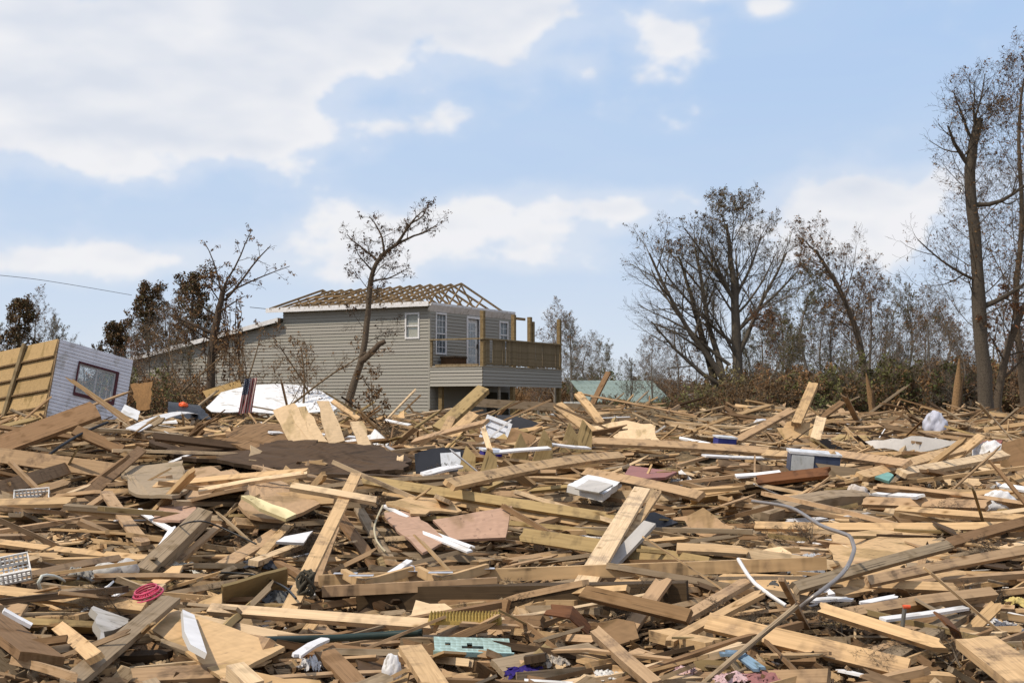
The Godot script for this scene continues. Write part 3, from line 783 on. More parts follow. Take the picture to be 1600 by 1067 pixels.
	for j in 26:
		var p := at(rng.randf_range(318, 378), rng.randf_range(470, 530), 52.0 + rng.randf_range(-0.6, 0.6)) - f
		var pts := [p]; var rad := [0.02]
		for s in 5:
			p += Vector3(rng.randf_range(-0.1, 0.12), -rng.randf_range(0.25, 0.5), rng.randf_range(-0.1, 0.1)); pts.append(p); rad.append(0.016)
			vl.append([p, Vector3.DOWN, pts[-2]])
		vb.tube(pts, rad, 3, Color(0.1, 0.06, 0.04))
	put("vine", vb.mesh(), M.bark, vine)
	put("vine_leaves", leaves(vl, {"leaf": 1.0, "size": 0.09, "cols": brown, "leafn": 4}, rng).mesh(), M.leaf, vine)
	# brown pines on the left
	var pine := params({"n": [26, 8, 5], "thin": 0.5, "levels": 3, "first": 0.3, "ratio": 0.2, "sub": 0.45, "low": 2.5, "high": 6.5, "spread": 1.1, "lift": 0.05, "leaf": 0.75, "leafn": 6, "size": 0.1, "cols": [Color(0.10, 0.065, 0.035), Color(0.14, 0.085, 0.045), Color(0.075, 0.065, 0.03)], "bark": Color(0.12, 0.09, 0.07)})
	for q in [[300, 78.0, 434, "browned pine with dense rounded top beside the vine hung trunk"], [228, 80.0, 456, "browned pine with flat spreading top in the left-over grove"], [28, 84.0, 476, "dark rounded pine behind the torn white wall"], [180, 86.0, 510, "short browned pine at the edge of the grove"]]:
		f = g.call(q[0], q[1])
		var hh: float = at(q[0], q[2], q[1]).y
		tree("brown_pine", String(q[3]).replace("left-over ", ""), f, [Vector3.ZERO, Vector3(0.2, hh * 0.4, 0), Vector3(-0.1, hh * 0.75, 0), Vector3(0.05, hh * 0.97, 0)], 0.2, 0.05, pine, 70 + int(q[0]))
	# splintered pale stumps
	for q in [[1490, 44.0, 560, 12, "splintered orange stump standing by the snapped trunk"], [1548, 44.5, 640, 10, "short split stump at the foot of the snapped trunk"], [1372, 52.0, 583, -20, "leaning pale broken trunk with two forks in the brush"]]:
		f = at(q[0], 690, q[1]) * Vector3(1, 0, 1)
		var hh: float = at(q[0], q[2], q[1]).y
		var lean_: float = q[3] * 0.02
		var sb := MB.new()
		sb.tube([Vector3.ZERO, Vector3(lean_ * 0.3, hh * 0.4, 0), Vector3(lean_ * 0.7, hh * 0.75, 0.05), Vector3(lean_, hh, 0)], [0.2, 0.15, 0.12, 0.02], 7, Color(0.33, 0.2, 0.1), 1.0, true)
		sb.tube([Vector3(0.03, hh * 0.2, 0.05), Vector3(lean_ * 0.6 + 0.06, hh * 0.6, 0.1), Vector3(lean_ + 0.12, hh * 0.86, 0.1)], [0.1, 0.09, 0.01], 6, Color(0.13, 0.085, 0.05), 1.0, true)
		tag(put("broken_stump", sb.mesh(), M.bark, null), q[4], "stump").position = f
	# dead fallen branches in front of the side wall
	for q in [[400, 648, 41.0, Vector3(0.9, 0.75, 0), 4.0, 0.045, "bare fallen limb reaching up beside the draped flag"], [470, 640, 43.0, Vector3(0.15, 1, 0.1), 2.6, 0.05, "splintered sapling broken into a peak before the side wall"], [520, 650, 44.0, Vector3(-0.7, 1, 0.1), 3.2, 0.05, "brown-leaved fallen branch before the side wall"], [350, 640, 45.0, Vector3(0.5, 0.9, 0), 3.4, 0.05, "twiggy fallen branch leaning by the white tarpaulin"], [430, 640, 45.5, Vector3(-0.5, 1, 0), 3.0, 0.045, "dry twiggy branch rising behind the white tarpaulin"], [600, 690, 30.0, Vector3(-0.4, 1, 0), 1.6, 0.02, "thin bent twig sticking out of the lumber"], [250, 640, 50.0, Vector3(0.6, 0.8, 0), 3.2, 0.06, "grey bent limb in the brush beside the torn wall"], [300, 640, 49.0, Vector3(-0.4, 0.9, 0), 3.0, 0.05, "curved bare limb in the brush before the wing"]]:
		var p := at(q[0], q[1], q[2]); p.y = maxf(pile(p.x, p.z) - 0.1, 0.0)
		var rg := RandomNumberGenerator.new(); rg.seed = int(q[0])
		var PP := params({"n": [9, 6, 5], "levels": 3, "first": 0.2, "ratio": 0.42, "leaf": 0.35, "size": 0.05, "cols": brown, "wob": 0.2, "bark": Color(0.24, 0.17, 0.105)})
		var bb := MB.new(); var tips := []
		limb(bb, Vector3.ZERO, q[3].normalized(), q[4], q[5], 0, PP, tips, rg)
		var t := thing("fallen_branch", q[6], "branch", p)
		put("limb", bb.mesh(), M.bark, t)
		var lb := leaves(tips, PP, rg)
		if lb.v.size(): put("dead_leaves", lb.mesh(), M.leaf, t)
	# tangled brush under the trees: nobody could count it
	var rg2 := RandomNumberGenerator.new(); rg2.seed = 90
	var bush := MB.new(); var btips := []
	var BP := params({"n": [8, 7, 6], "levels": 3, "first": 0.15, "ratio": 0.5, "spread": 0.8, "wob": 0.22, "lift": 0.04, "bark": Color(0.25, 0.195, 0.145)})
	for j in 7: limb(bush, Vector3(rg2.randf_range(-0.3, 0.3), 0, rg2.randf_range(-0.3, 0.3)), Vector3(rg2.randf_range(-0.7, 0.7), 1, rg2.randf_range(-0.7, 0.7)).normalized(), 1.5, 0.03, 0, BP, btips, rg2)
	var bl := leaves(btips, {"leaf": 0.3, "size": 0.05, "cols": [Color.WHITE], "leafn": 3}, rg2)
	var spots := []
	for j in 490:
		var px := rg2.randf_range(930, 1660) if j < 330 else rg2.randf_range(-60, 420)
		var d := rg2.randf_range(57, 82)
		if j >= 330: d = rg2.randf_range(72, 98)
		if px > 820 and px < 1000: d = rg2.randf_range(80, 100)
		if j >= 430:
			px = rg2.randf_range(200, 345); d = rg2.randf_range(49, 57)
		spots.append([g.call(px, d), rg2.randf_range(0.6, 1.5) * (0.8 if j >= 430 else 1.0) * (1.25 if px > 1150 or px < 420 else 0.8)])
	for part in 2:
		var mm := MultiMesh.new()
		mm.transform_format = MultiMesh.TRANSFORM_3D; mm.use_colors = true
		mm.mesh = bush.mesh() if part == 0 else bl.mesh()
		mm.instance_count = spots.size()
		var pr := RandomNumberGenerator.new(); pr.seed = 7
		for j in spots.size():
			mm.set_instance_transform(j, Transform3D(Basis(Vector3.UP, pr.randf() * TAU).scaled(Vector3.ONE * spots[j][1] * Vector3(1, pr.randf_range(0.7, 1.2), 1)), spots[j][0]))
			var cc: Color = (brown + olive + brown)[pr.randi() % 10] * pr.randf_range(1.0, 1.7)
			mm.set_instance_color(j, Color.WHITE if part == 0 else cc)
		var mi := MultiMeshInstance3D.new()
		mi.multimesh = mm; mi.material_override = M.bark if part == 0 else M.leaf
		mi.name = numbered("undergrowth"); add_child(mi)
		tag(mi, "tangled bare stems of the brush under the trees" if part == 0 else "dry rust and olive leaves of the brush under the trees", "undergrowth", "", "stuff")
	dry_bush = bush.mesh()
	# far woods closing the horizon
	for src in 2:
		var mm := MultiMesh.new()
		mm.transform_format = MultiMesh.TRANSFORM_3D; mm.use_colors = true
		mm.mesh = (proto[1].get_node("branches") as MeshInstance3D).mesh if src == 0 else bl.mesh()
		mm.instance_count = 150 if src == 0 else 500
		for j in mm.instance_count:
			var d := rg2.randf_range(120, 190)
			var x := rg2.randf_range(-0.5, 0.5) * d
			var s := rg2.randf_range(0.6, 0.95) if src == 0 else rg2.randf_range(1.6, 2.6)
			mm.set_instance_transform(j, Transform3D(Basis(Vector3.UP, rg2.randf() * TAU).scaled(Vector3.ONE * s), Vector3(x, 0, -d)))
			mm.set_instance_color(j, Color.WHITE if src == 0 else (olive + brown)[rg2.randi() % 7] * rg2.randf_range(0.9, 1.5))
		var mi := MultiMeshInstance3D.new()
		mi.multimesh = mm; mi.material_override = M.bark if src == 0 else M.leaf
		mi.name = numbered("distant_woods"); add_child(mi)
		tag(mi, "bare crowns of the distant woods along the horizon" if src == 0 else "low scrub of the distant woods along the horizon", "woods", "", "stuff")

# ---------------------------------------------------------------- loose lumber
const TONES := {
	"fresh": Color(0.64, 0.44, 0.245), "pale": Color(0.76, 0.575, 0.375), "tan": Color(0.50, 0.34, 0.205), "brown": Color(0.30, 0.185, 0.10), "grey": Color(0.38, 0.295, 0.205),
	"dark": Color(0.10, 0.065, 0.04), "olive": Color(0.43, 0.315, 0.155), "white": Color(0.80, 0.80, 0.82), "pink": Color(0.50, 0.33, 0.25), "black": Color(0.03, 0.03, 0.035),
	"silver": Color(0.46, 0.44, 0.42), "yellow": Color(0.80, 0.70, 0.42), "red": Color(0.30, 0.12, 0.10), "teal": Color(0.16, 0.33, 0.31), "sky": Color(0.22, 0.34, 0.48), "blue": Color(0.05, 0.06, 0.3), "rust": Color(0.2, 0.09, 0.04)}

# a board: length along x, thickness y, width z; broken ends run ragged, the whole may be bowed and twisted
func board_mesh(L: float, W: float, T: float, col: Color, r: RandomNumberGenerator, jag := 0.0, bow := 0.0, twist := 0.0, segs := 3, across := 3) -> ArrayMesh:
	var b := MB.new()
	var off := Vector2(r.randf(), r.randf())
	var top := []; var bot := []
	var j0 := []; var j1 := []
	for k in across + 1:
		j0.append(r.randf_range(0, jag)); j1.append(r.randf_range(0, jag))
	var cut0 := r.randf_range(-0.3, 0.3) * W if jag == 0.0 and r.randf() < 0.25 else 0.0
	for s in segs + 1:
		var t := float(s) / segs
		var rt := []; var rb := []
		var dy := bow * (0.25 - (t - 0.5) * (t - 0.5)) * 4.0
		var an := twist * (t - 0.5)
		for k in across + 1:
			var z := (float(k) / across - 0.5) * W
			var x := (t - 0.5) * L
			if s == 0: x += j0[k] + cut0 * (float(k) / across - 0.5)
			if s == segs: x -= j1[k]
			var yy := Vector3(0, cos(an), sin(an)) * T * 0.5
			var zz := Vector3(0, -sin(an), cos(an)) * z
			rt.append(Vector3(x, dy, 0) + zz + yy); rb.append(Vector3(x, dy, 0) + zz - yy)
		top.append(rt); bot.append(rb)
	var su := 1.0 / 2.4; var sv := 1.0 / 0.55
	for s in segs:
		for k in across:
			var ua := off + Vector2(top[s][k].x * su, float(k) / across * W * sv); var ub := off + Vector2(top[s + 1][k].x * su, float(k) / across * W * sv)
			var dv := Vector2(0, W / across * sv)
			b.face(top[s][k], top[s + 1][k], top[s + 1][k + 1], top[s][k + 1], Vector3.UP, col, ua, ub, ub + dv, ua + dv)
			b.face(bot[s][k], bot[s + 1][k], bot[s + 1][k + 1], bot[s][k + 1], Vector3.DOWN, col, ua, ub, ub + dv, ua + dv)
		for k in [0, across]:
			var ua := off + Vector2(top[s][k].x * su, 0.5); var ub := off + Vector2(top[s + 1][k].x * su, 0.5)
			var dv := Vector2(0, T * sv)
			b.face(top[s][k], top[s + 1][k], bot[s + 1][k], bot[s][k], Vector3(0, 0, -1 if k == 0 else 1), col, ua, ub, ub + dv, ua + dv)
	for k in across:
		var dv := Vector2(W / across * sv, 0)
		b.face(top[0][k], top[0][k + 1], bot[0][k + 1], bot[0][k], Vector3.LEFT, col * 0.96, off, off + dv, off + dv + Vector2(0, T * sv), off + Vector2(0, T * sv))
		b.face(top[segs][k], top[segs][k + 1], bot[segs][k + 1], bot[segs][k], Vector3.RIGHT, col * 0.96, off, off + dv, off + dv + Vector2(0, T * sv), off + Vector2(0, T * sv))
	return b.mesh()

# a torn sheet: outline points (metres, x and z), thickness, a little warp
func sheet_mesh(pts: Array, T: float, col: Color, r: RandomNumberGenerator, warp := 0.03, uvs := 0.5) -> ArrayMesh:
	var b := MB.new()
	var poly := PackedVector2Array(pts)
	var ph := r.randf() * 9.0
	var off := Vector2(r.randf(), r.randf())
	var lift := func(p: Vector2) -> float: return sin(p.x * 2.2 + ph) * warp + cos(p.y * 2.9 + ph * 2.0) * warp * 0.7
	# split the outline in small triangles so that the sheet can warp
	var tris := []
	var idx := Geometry2D.triangulate_polygon(poly)
	for k in range(0, idx.size(), 3): tris.append([poly[idx[k]], poly[idx[k + 1]], poly[idx[k + 2]]])
	for pass_ in 2:
		var nt := []
		for t in tris:
			var a: Vector2 = t[0]; var c: Vector2 = t[1]; var d: Vector2 = t[2]
			nt.append([a, (a + c) / 2, (a + d) / 2]); nt.append([c, (c + d) / 2, (a + c) / 2]); nt.append([d, (a + d) / 2, (c + d) / 2]); nt.append([(a + c) / 2, (c + d) / 2, (a + d) / 2])
		tris = nt
	for side in [0.5, -0.5]:
		for t in tris:
			var q := []
			for p in t: q.append(Vector3(p.x, lift.call(p) + T * side, p.y))
			var s := b.v.size()
			b.tri(q[0], q[1], q[2], Vector3.UP * side, col)
			for k in 3: b.u[s + k] = t[k] * uvs + off
	var mid := Vector2.ZERO
	for p in pts: mid += p / pts.size()
	for k in pts.size():
		var a: Vector2 = pts[k]; var c: Vector2 = pts[(k + 1) % pts.size()]
		for h in 4:
			var p: Vector2 = a.lerp(c, h / 4.0); var q: Vector2 = a.lerp(c, (h + 1) / 4.0)
			var o := (p + q) / 2 - mid
			b.face(Vector3(p.x, lift.call(p) + T * 0.5, p.y), Vector3(q.x, lift.call(q) + T * 0.5, q.y), Vector3(q.x, lift.call(q) - T * 0.5, q.y), Vector3(p.x, lift.call(p) - T * 0.5, p.y), Vector3(o.x, 0, o.y), col * 0.8)
	return b.mesh()

func ragged(pts: Array, r: RandomNumberGenerator, amount: float, every := 0.12) -> Array:
	var out := []
	for k in pts.size():
		var a: Vector2 = pts[k]; var c: Vector2 = pts[(k + 1) % pts.size()]
		var n := clampi(int((c - a).length() / every), 1, 9)
		var nrm := (c - a).orthogonal().normalized()
		for h in n:
			out.append(a.lerp(c, float(h) / n) + (nrm * r.randf_range(-amount, amount) if h > 0 else Vector2.ZERO))
	return out

func lay(o: Node3D, p: Vector3, q: Vector3, roll: float) -> void:
	var x := (q - p).normalized()
	var y := (Vector3.UP - x * x.y).normalized().rotated(x, roll)
	o.transform = Transform3D(Basis(x, y, x.cross(y)), (p + q) / 2)

const WOODS := ["fresh", "pale", "tan", "brown", "olive", "pink", "yellow"]
func wood_mat(tone: String) -> Material:
	if tone == "white" or tone == "silver" or tone == "red" or tone == "black": return M.paint
	return M.weathered if tone in ["grey", "dark", "brown"] else M.pine

var force := 0.0  # a depth in metres for pieces that stand clear of the heap
# board between two points of the photograph's ground, laid on the heap
func hb(called: String, label: String, cat: String, x1: float, y1: float, x2: float, y2: float, w: float, t: float, tone: String, roll := 0.0, l1 := 0.12, l2 := 0.12, jag := 0.0, bow := 0.0) -> MeshInstance3D:
	var p: Vector3; var q: Vector3
	if force > 0.0:
		p = at(x1, y1, force); q = at(x2, y2, force + 0.6)
	elif l2 > 0.55 and l1 <= 0.55:
		p = on(x1, y1, l1); q = at(x2, y2, -p.z * 1.03)
	elif l1 > 0.55 and l2 <= 0.55:
		q = on(x2, y2, l2); p = at(x1, y1, -q.z * 1.03)
	else:
		p = on(x1, y1, l1); q = on(x2, y2, l2)
	return board_at(called, label, cat, p, q, w, t, tone, roll, jag, bow)

func board_at(called: String, label: String, cat: String, p: Vector3, q: Vector3, w: float, t: float, tone: String, roll := 0.0, jag := 0.0, bow := 0.0, group := "") -> MeshInstance3D:
	var L := (q - p).length()
	var mid := -(p.z + q.z) / 2
	if cat == "board" and mid < 15.0:
		w *= 0.76; t *= 0.85
	var up := 0.0
	for k in 9:
		var s := p.lerp(q, (k + 1) / 10.0)
		up = maxf(up, pile(s.x, s.z) + 0.03 - s.y)
	p.y += up * 0.8; q.y += up * 0.8
	var col: Color = TONES[tone] * rng.randf_range(0.88, 1.1); col.a = 1
	var o := put(called, board_mesh(L, w, t, col, rng, jag if jag > 0.0 or rng.randf() < 0.35 else rng.randf_range(0.02, 0.09), bow + rng.randfn(0, 0.006) * L, rng.randf_range(-0.05, 0.05), clampi(int(L * 2.0), 2, 7)), wood_mat(tone))
	tag(o, label, cat, group)
	lay(o, p, q, roll)
	return o

# sheet whose corners lie at points of the photograph, on the heap
func hs(called: String, label: String, cat: String, corners: Array, lift: Array, t: float, tone: String, material: Material, rag := 0.02, warp := 0.02) -> MeshInstance3D:
	var P := []
	var base := 0.0; var nb := 0
	for k in corners.size():
		if lift[k % lift.size()] <= 0.45:
			base += -on(corners[k][0], corners[k][1], lift[k % lift.size()]).z; nb += 1
	base = base / nb if nb else 25.0
	for k in corners.size():
		var l: float = lift[k % lift.size()]
		if force > 0.0: P.append(at(corners[k][0], corners[k][1], force + l))
		elif l <= 0.45: P.append(on(corners[k][0], corners[k][1], l))
		else: P.append(at(corners[k][0], corners[k][1], base + l * 0.35))
	return sheet_at(called, label, cat, P, t, TONES[tone], material, rag, warp)

func sheet_at(called: String, label: String, cat: String, P: Array, t: float, col: Color, material: Material, rag := 0.02, warp := 0.02) -> MeshInstance3D:
	var mid := Vector3.ZERO
	for p in P: mid += p / P.size()
	var nrm := Vector3.ZERO
	for k in P.size(): nrm += (P[k] - mid).cross(P[(k + 1) % P.size()] - mid)
	if nrm.y < 0: nrm = -nrm
	nrm = nrm.normalized()
	var x: Vector3 = P[1] - P[0]
	x = (x - nrm * x.dot(nrm)).normalized()
	var z := x.cross(nrm)
	var pts := []
	for p in P: pts.append(Vector2((p - mid).dot(x), (p - mid).dot(z)))
	var o := put(called, sheet_mesh(ragged(pts, rng, rag) if rag > 0 else pts, t, col, rng, warp), material)
	tag(o, label, cat)
	o.transform = Transform3D(Basis(x, nrm, z), mid)
	return o

# ---------------------------------------------------------------- the pieces one can tell apart
func make_wreckage() -> void:
	var B := "lumber_board"; var c := "board"
	# near strip
	hb(B, "long grey-tan plank slanting across the plywood sheet", c, 105, 1072, 268, 935, 0.15, 0.04, "grey", 0.1, 0.12, 0.30)
	hb(B, "thin straight stud above the beached pink hoop", c, -20, 846, 232, 874, 0.09, 0.04, "fresh", 0.5, 0.16, 0.16)
	hb(B, "long stud ending under the slanting grey-tan plank", c, -30, 921, 226, 950, 0.10, 0.045, "fresh", 0.7, 0.15, 0.15)
	hb(B, "long bright stud with tapered end beside the yellow foam", c, 328, 952, 682, 978, 0.09, 0.05, "pale", 0.75, 0.16, 0.16)
	hb(B, "bowed grey-tan batten above the white hoop", c, -10, 914, 188, 872, 0.07, 0.03, "tan", 0.9, 0.14, 0.17, 0.0, 0.03)
	hb(B, "thin batten in front of the round grey cushion", c, 138, 901, 348, 902, 0.05, 0.03, "tan", 0.8, 0.22, 0.2)
	hb("timber_beam", "stout weathered square post with bright cut end", "beam", 222, 900, 318, 806, 0.13, 0.12, "grey", 0.3, 0.1, 0.34)
	hb(B, "slim stud lying along the stout weathered post", c, 262, 890, 342, 822, 0.07, 0.04, "tan", 0.3, 0.1, 0.22)
	hb(B, "nail-pocked tan board sloping towards the stout post", c, 164, 768, 224, 850, 0.15, 0.035, "tan", 0.0, 0.3, 0.16)
	hb(B, "dark tan plank leaning on the crumpled board", c, 100, 806, 221, 702, 0.13, 0.045, "brown", 0.5, 0.14, 0.38)
	hb(B, "split tan stud in front of the dark leaning plank", c, 108, 812, 168, 772, 0.09, 0.04, "tan", 0.2, 0.12, 0.24, 0.04)
	hs("plywood_sheet", "large clean plywood sheet under the white curved moulding", "plywood", [[262, 944], [446, 1020], [348, 1052], [222, 986]], [0.20, 0.16, 0.16, 0.16], 0.02, "fresh", M.plywood, 0.004, 0.008)
	hs("curved_moulding", "white curved moulding lying on the plywood sheet", "moulding", [[283, 956], [300, 968], [324, 1018], [292, 1020], [288, 985]], [0.30, 0.26, 0.24, 0.22, 0.24], 0.03, "white", M.paint, 0.0, 0.0)
	hb(B, "broad grey-brown slab at the corner below the white strip", c, -25, 958, 66, 1030, 0.30, 0.05, "brown", -0.25, 0.25, 0.14, 0.03)
	hb("trim_strip", "white strip above the broad grey-brown slab", "trim", 4, 954, 48, 978, 0.04, 0.02, "white", 0.2, 0.30, 0.22)
	hb(B, "split board under the slanting grey-tan plank", c, 88, 978, 150, 1030, 0.10, 0.04, "fresh", 0.6, 0.12, 0.2)
	hs("plywood_sheet", "plywood offcut standing on edge with a black gap", "plywood", [[344, 912], [450, 890], [446, 928], [346, 952]], [0.28, 0.28, 0.06, 0.06], 0.02, "olive", M.plywood, 0.01, 0.0)
	hb(B, "stub of square stud below the plywood sheet", c, 366, 1048, 398, 1078, 0.12, 0.09, "pale", 0.1, 0.18, 0.12)
	hb(B, "dark muddy board under the plywood sheet", c, 190, 1010, 240, 1075, 0.1, 0.03, "grey", 0.2, 0.1, 0.1, 0.03)
	hb(B, "half buried brown joist under the plywood sheet edge", c, 205, 1005, 330, 1062, 0.14, 0.05, "brown", 0.6, 0.06, 0.06, 0.04)
	# middle near
	hb(B, "long bright plank standing up from the twisted cable", c, 448, 962, 556, 742, 0.13, 0.045, "fresh", 0.1, 0.14, 0.42)
	hb(B, "short stud beside the long bright upright plank", c, 492, 912, 524, 826, 0.08, 0.04, "tan", 0.15, 0.12, 0.26)
	hb(B, "pale stud resting across the long bright plank", c, 452, 760, 592, 784, 0.10, 0.05, "pale", 0.6, 0.5, 0.45)
	hb(B, "wide brown board fanning out below the torn mat", c, 524, 800, 592, 892, 0.17, 0.03, "brown", -0.2, 0.25, 0.12, 0.03)
	hb(B, "second brown board of the fan below the torn mat", c, 560, 795, 612, 880, 0.12, 0.03, "grey", -0.1, 0.22, 0.12, 0.02)
	hb(B, "tan board end lying by the yellow crumpled sheet", c, 330, 895, 440, 828, 0.18, 0.035, "tan", 0.1, 0.12, 0.2)
	hb(B, "narrow tan board beside the white gypsum piece", c, 405, 870, 452, 820, 0.10, 0.035, "fresh", 0.1, 0.12, 0.2)
	hb(B, "tan block beside the white gypsum piece", c, 395, 880, 470, 852, 0.11, 0.05, "pale", 0.1, 0.18, 0.16)
	# the fallen truss with metal plates
	var tr := thing("fallen_truss", "fallen roof truss with bright metal plates on the dark beam", "truss", on(880, 900, 0.2))
	var p0 := on(498, 908, 0.24); var p1 := on(1292, 880, 0.30)
	var lp := func(t: float, dy: float, dz: float) -> Vector3: return p0.lerp(p1, t) + Vector3(0, dy, dz) - tr.position
	stick("top_chord", tr, M.pine, lp.call(0.0, 0.0, 0), lp.call(1.0, 0, 0), 0.04, 0.085, TONES.fresh * 0.92)
	stick("bottom_chord", tr, M.pine, lp.call(0.02, -0.03, 0.32), lp.call(0.36, -0.02, 0.26), 0.04, 0.07, TONES.tan)
	for q in [[0.05, 0.10], [0.19, 0.10], [0.20, 0.25], [0.34, 0.25]]:
		stick("web", tr, M.pine, lp.call(q[0], 0.05, 0.02), lp.call(q[1], 0.0, 0.28), 0.04, 0.06, TONES.fresh)
	for q in [[0.055, 0.048, 0.02], [0.195, 0.048, 0.02], [0.33, 0.048, 0.02], [0.095, 0.06, 0.28], [0.25, 0.06, 0.27]]:
		var mp := bx("metal_plate", tr, M.sheet_metal, Vector3(-0.08, 0, -0.035), Vector3(0.08, 0.003, 0.045), Color(0.62, 0.64, 0.7))
		mp.position = lp.call(q[0], q[1], q[2])
	hb("timber_beam", "big black-brown beam lying under the fallen truss", "beam", 560, 938, 1078, 934, 0.16, 0.20, "dark", 0.0, 0.12, 0.12)
	hb(B, "tall pale plank rising in front of the dark hollow", c, 912, 918, 1004, 764, 0.19, 0.045, "pale", 0.12, 0.16, 0.42)
	hb(B, "tan stud behind the tall pale plank", c, 962, 868, 1030, 768, 0.08, 0.045, "fresh", 0.2, 0.16, 0.40)
	hb(B, "silver-grey plank lying along the tall pale plank", c, 942, 896, 1016, 818, 0.14, 0.035, "silver", 0.2, 0.12, 0.3)
	hb(B, "long olive joist with nail holes passing the tall plank", c, 815, 836, 1112, 884, 0.15, 0.045, "olive", 1.15, 0.16, 0.14)
	hb(B, "double olive beam running from the torn mat", c, 565, 750, 968, 812, 0.13, 0.05, "olive", 0.9, 0.22, 0.2)
	hb(B, "lower half of the double olive beam", c, 600, 768, 962, 824, 0.13, 0.04, "fresh", 0.9, 0.13, 0.12)
	hb(B, "bright stick crossing the lumber left of the blue strap", c, 1038, 1008, 1193, 926, 0.075, 0.04, "fresh", 0.3, 0.16, 0.3)
	hb(B, "flat tan board ending on the dark beam", c, 1064, 970, 1170, 908, 0.13, 0.035, "tan", 0.0, 0.16, 0.2)
	hb(B, "dark joist propped over the black-brown beam", c, 912, 926, 1078, 964, 0.11, 0.05, "brown", 0.9, 0.26, 0.2)
	hb(B, "knotted board standing against the dark beam", c, 978, 992, 1040, 904, 0.13, 0.035, "tan", 0.1, 0.08, 0.24)
	hb(B, "sawn block with clean end by the blue strap", c, 1024, 990, 1122, 1012, 0.14, 0.075, "fresh", 0.1, 0.14, 0.14)
	hb(B, "rounded rail sloping down to the pink cloth", c, 928, 986, 1032, 1078, 0.085, 0.06, "tan", 0.3, 0.2, 0.16)
	hb(B, "flat board beside the rounded rail", c, 986, 1022, 1082, 1056, 0.16, 0.04, "tan", 0.2, 0.1, 0.1)
	hb(B, "broad board half sunk in the litter by the blue shoe", c, 774, 1046, 936, 1016, 0.2, 0.04, "grey", 0.3, 0.1, 0.1, 0.03)
	hb(B, "tan board pointing at the viewer near the white bottle", c, 640, 1012, 688, 1085, 0.16, 0.045, "fresh", 0.05, 0.2, 0.16)
	hb(B, "brown board beside the white bottle", c, 505, 1018, 566, 1080, 0.14, 0.04, "brown", 0.1, 0.15, 0.1)
	hb(B, "curled dark veneer flake below the black-brown beam", c, 850, 950, 924, 984, 0.16, 0.012, "rust", 0.5, 0.2, 0.12, 0.05, 0.05)
	hb(B, "chipped pale plank end below the sagging panel", c, 1052, 856, 1170, 862, 0.2, 0.03, "fresh", 0.3, 0.2, 0.18, 0.05)
	hb(B, "muddy brown plank below the teal tray", c, 420, 1012, 640, 1032, 0.14, 0.04, "brown", 0.5, 0.08, 0.08, 0.03)
	# right near
	hb(B, "very long clean stud under the bent conduit", c, 1178, 822, 1625, 822, 0.11, 0.045, "fresh", 0.75, 0.22, 0.2)
	hb(B, "long bright stud sloping down to the broad corner board", c, 1106, 972, 1420, 1046, 0.14, 0.045, "fresh", 0.85, 0.2, 0.14)
	hb(B, "straight pale stud behind the orange-capped tool", c, 1272, 948, 1484, 1014, 0.09, 0.045, "fresh", 0.7, 0.22, 0.16)
	hb(B, "weathered long plank crossing the bare plywood", c, 1240, 920, 1485, 852, 0.10, 0.05, "grey", 0.7, 0.2, 0.24)
	hb(B, "long tan plank below the round flat stone", c, 1352, 910, 1620, 858, 0.10, 0.04, "tan", 0.7, 0.18, 0.18)
	hb(B, "tan plank reaching to the edge over the white bag", c, 1480, 850, 1640, 806, 0.12, 0.045, "brown", 0.6, 0.2, 0.2)
	hb(B, "double stud bound with grey straps", c, 1320, 962, 1552, 928, 0.10, 0.07, "tan", 0.6, 0.14, 0.16)
	hb(B, "flat board above the white painted strips", c, 1300, 930, 1510, 896, 0.13, 0.035, "fresh", 0.3, 0.12, 0.14)
	hb(B, "broad clean board jutting out at the lower corner", c, 1524, 1002, 1640, 1090, 0.28, 0.06, "fresh", 0.1, 0.2, 0.2)
	hb("rusty_plate", "curled rusty plate standing in the litter", "metal", 1466, 962, 1500, 1004, 0.12, 0.012, "rust", 0.7, 0.3, 0.1, 0.04, 0.03)
	hs("plywood_sheet", "bare plywood sheet strewn with splinters under the conduit", "plywood", [[1300, 838], [1450, 826], [1490, 872], [1380, 908], [1300, 892]], [0.12], 0.018, "fresh", M.plywood, 0.03, 0.02)
	hs("plywood_sheet", "tan plywood sheet below the clean stud", "plywood", [[1200, 834], [1310, 838], [1300, 870], [1216, 872]], [0.1], 0.018, "tan", M.plywood, 0.03, 0.02)
	hb(B, "upright short stud against the bare plywood", c, 1438, 892, 1446, 858, 0.07, 0.04, "tan", 0.2, 0.12, 0.22)
	for q in [[1262, 939, 1336, 936, "white strip lying below the grey sock"], [1344, 944, 1410, 931, "wide white slat beside the double stud"], [1284, 916, 1300, 930, "short white block below the bent conduit"], [1380, 968, 1510, 950, "white edged strip along the double stud"], [632, 823, 734, 862, "white channel strip below the pinkish panel"], [638, 818, 740, 857, "second white channel strip below the pinkish panel"], [600, 790, 636, 809, "short white strip above the pinkish panel"], [604, 900, 640, 876, "white stick near the fallen truss"], [460, 1026, 510, 998, "white stick beside the green pipe"], [215, 796, 270, 830, "painted white slat beside the nail-pocked board"], [270, 824, 245, 862, "thin white strip below the painted slat"], [206, 672, 312, 650, "long white plank below the torn wall"], [262, 724, 300, 708, "white bar above the crumpled board"]]:
		hb("trim_strip", q[4], "trim", q[0], q[1], q[2], q[3], 0.05 if q[0] != 206 else 0.2, 0.016, "white", 0.2, 0.2, 0.2)
	hs("gypsum_piece", "bright white broken piece beside the long upright plank", "plasterboard", [[430, 850], [444, 838], [488, 833], [474, 848]], [0.26], 0.02, "white", M.paint, 0.005, 0.0)
	# middle distance
	force = 19.0
	hb(B, "broad dark plank with clipped end in front of the torn wall", c, -10, 700, 152, 640, 0.42, 0.06, "brown", 0.55, 0.3, 0.7)
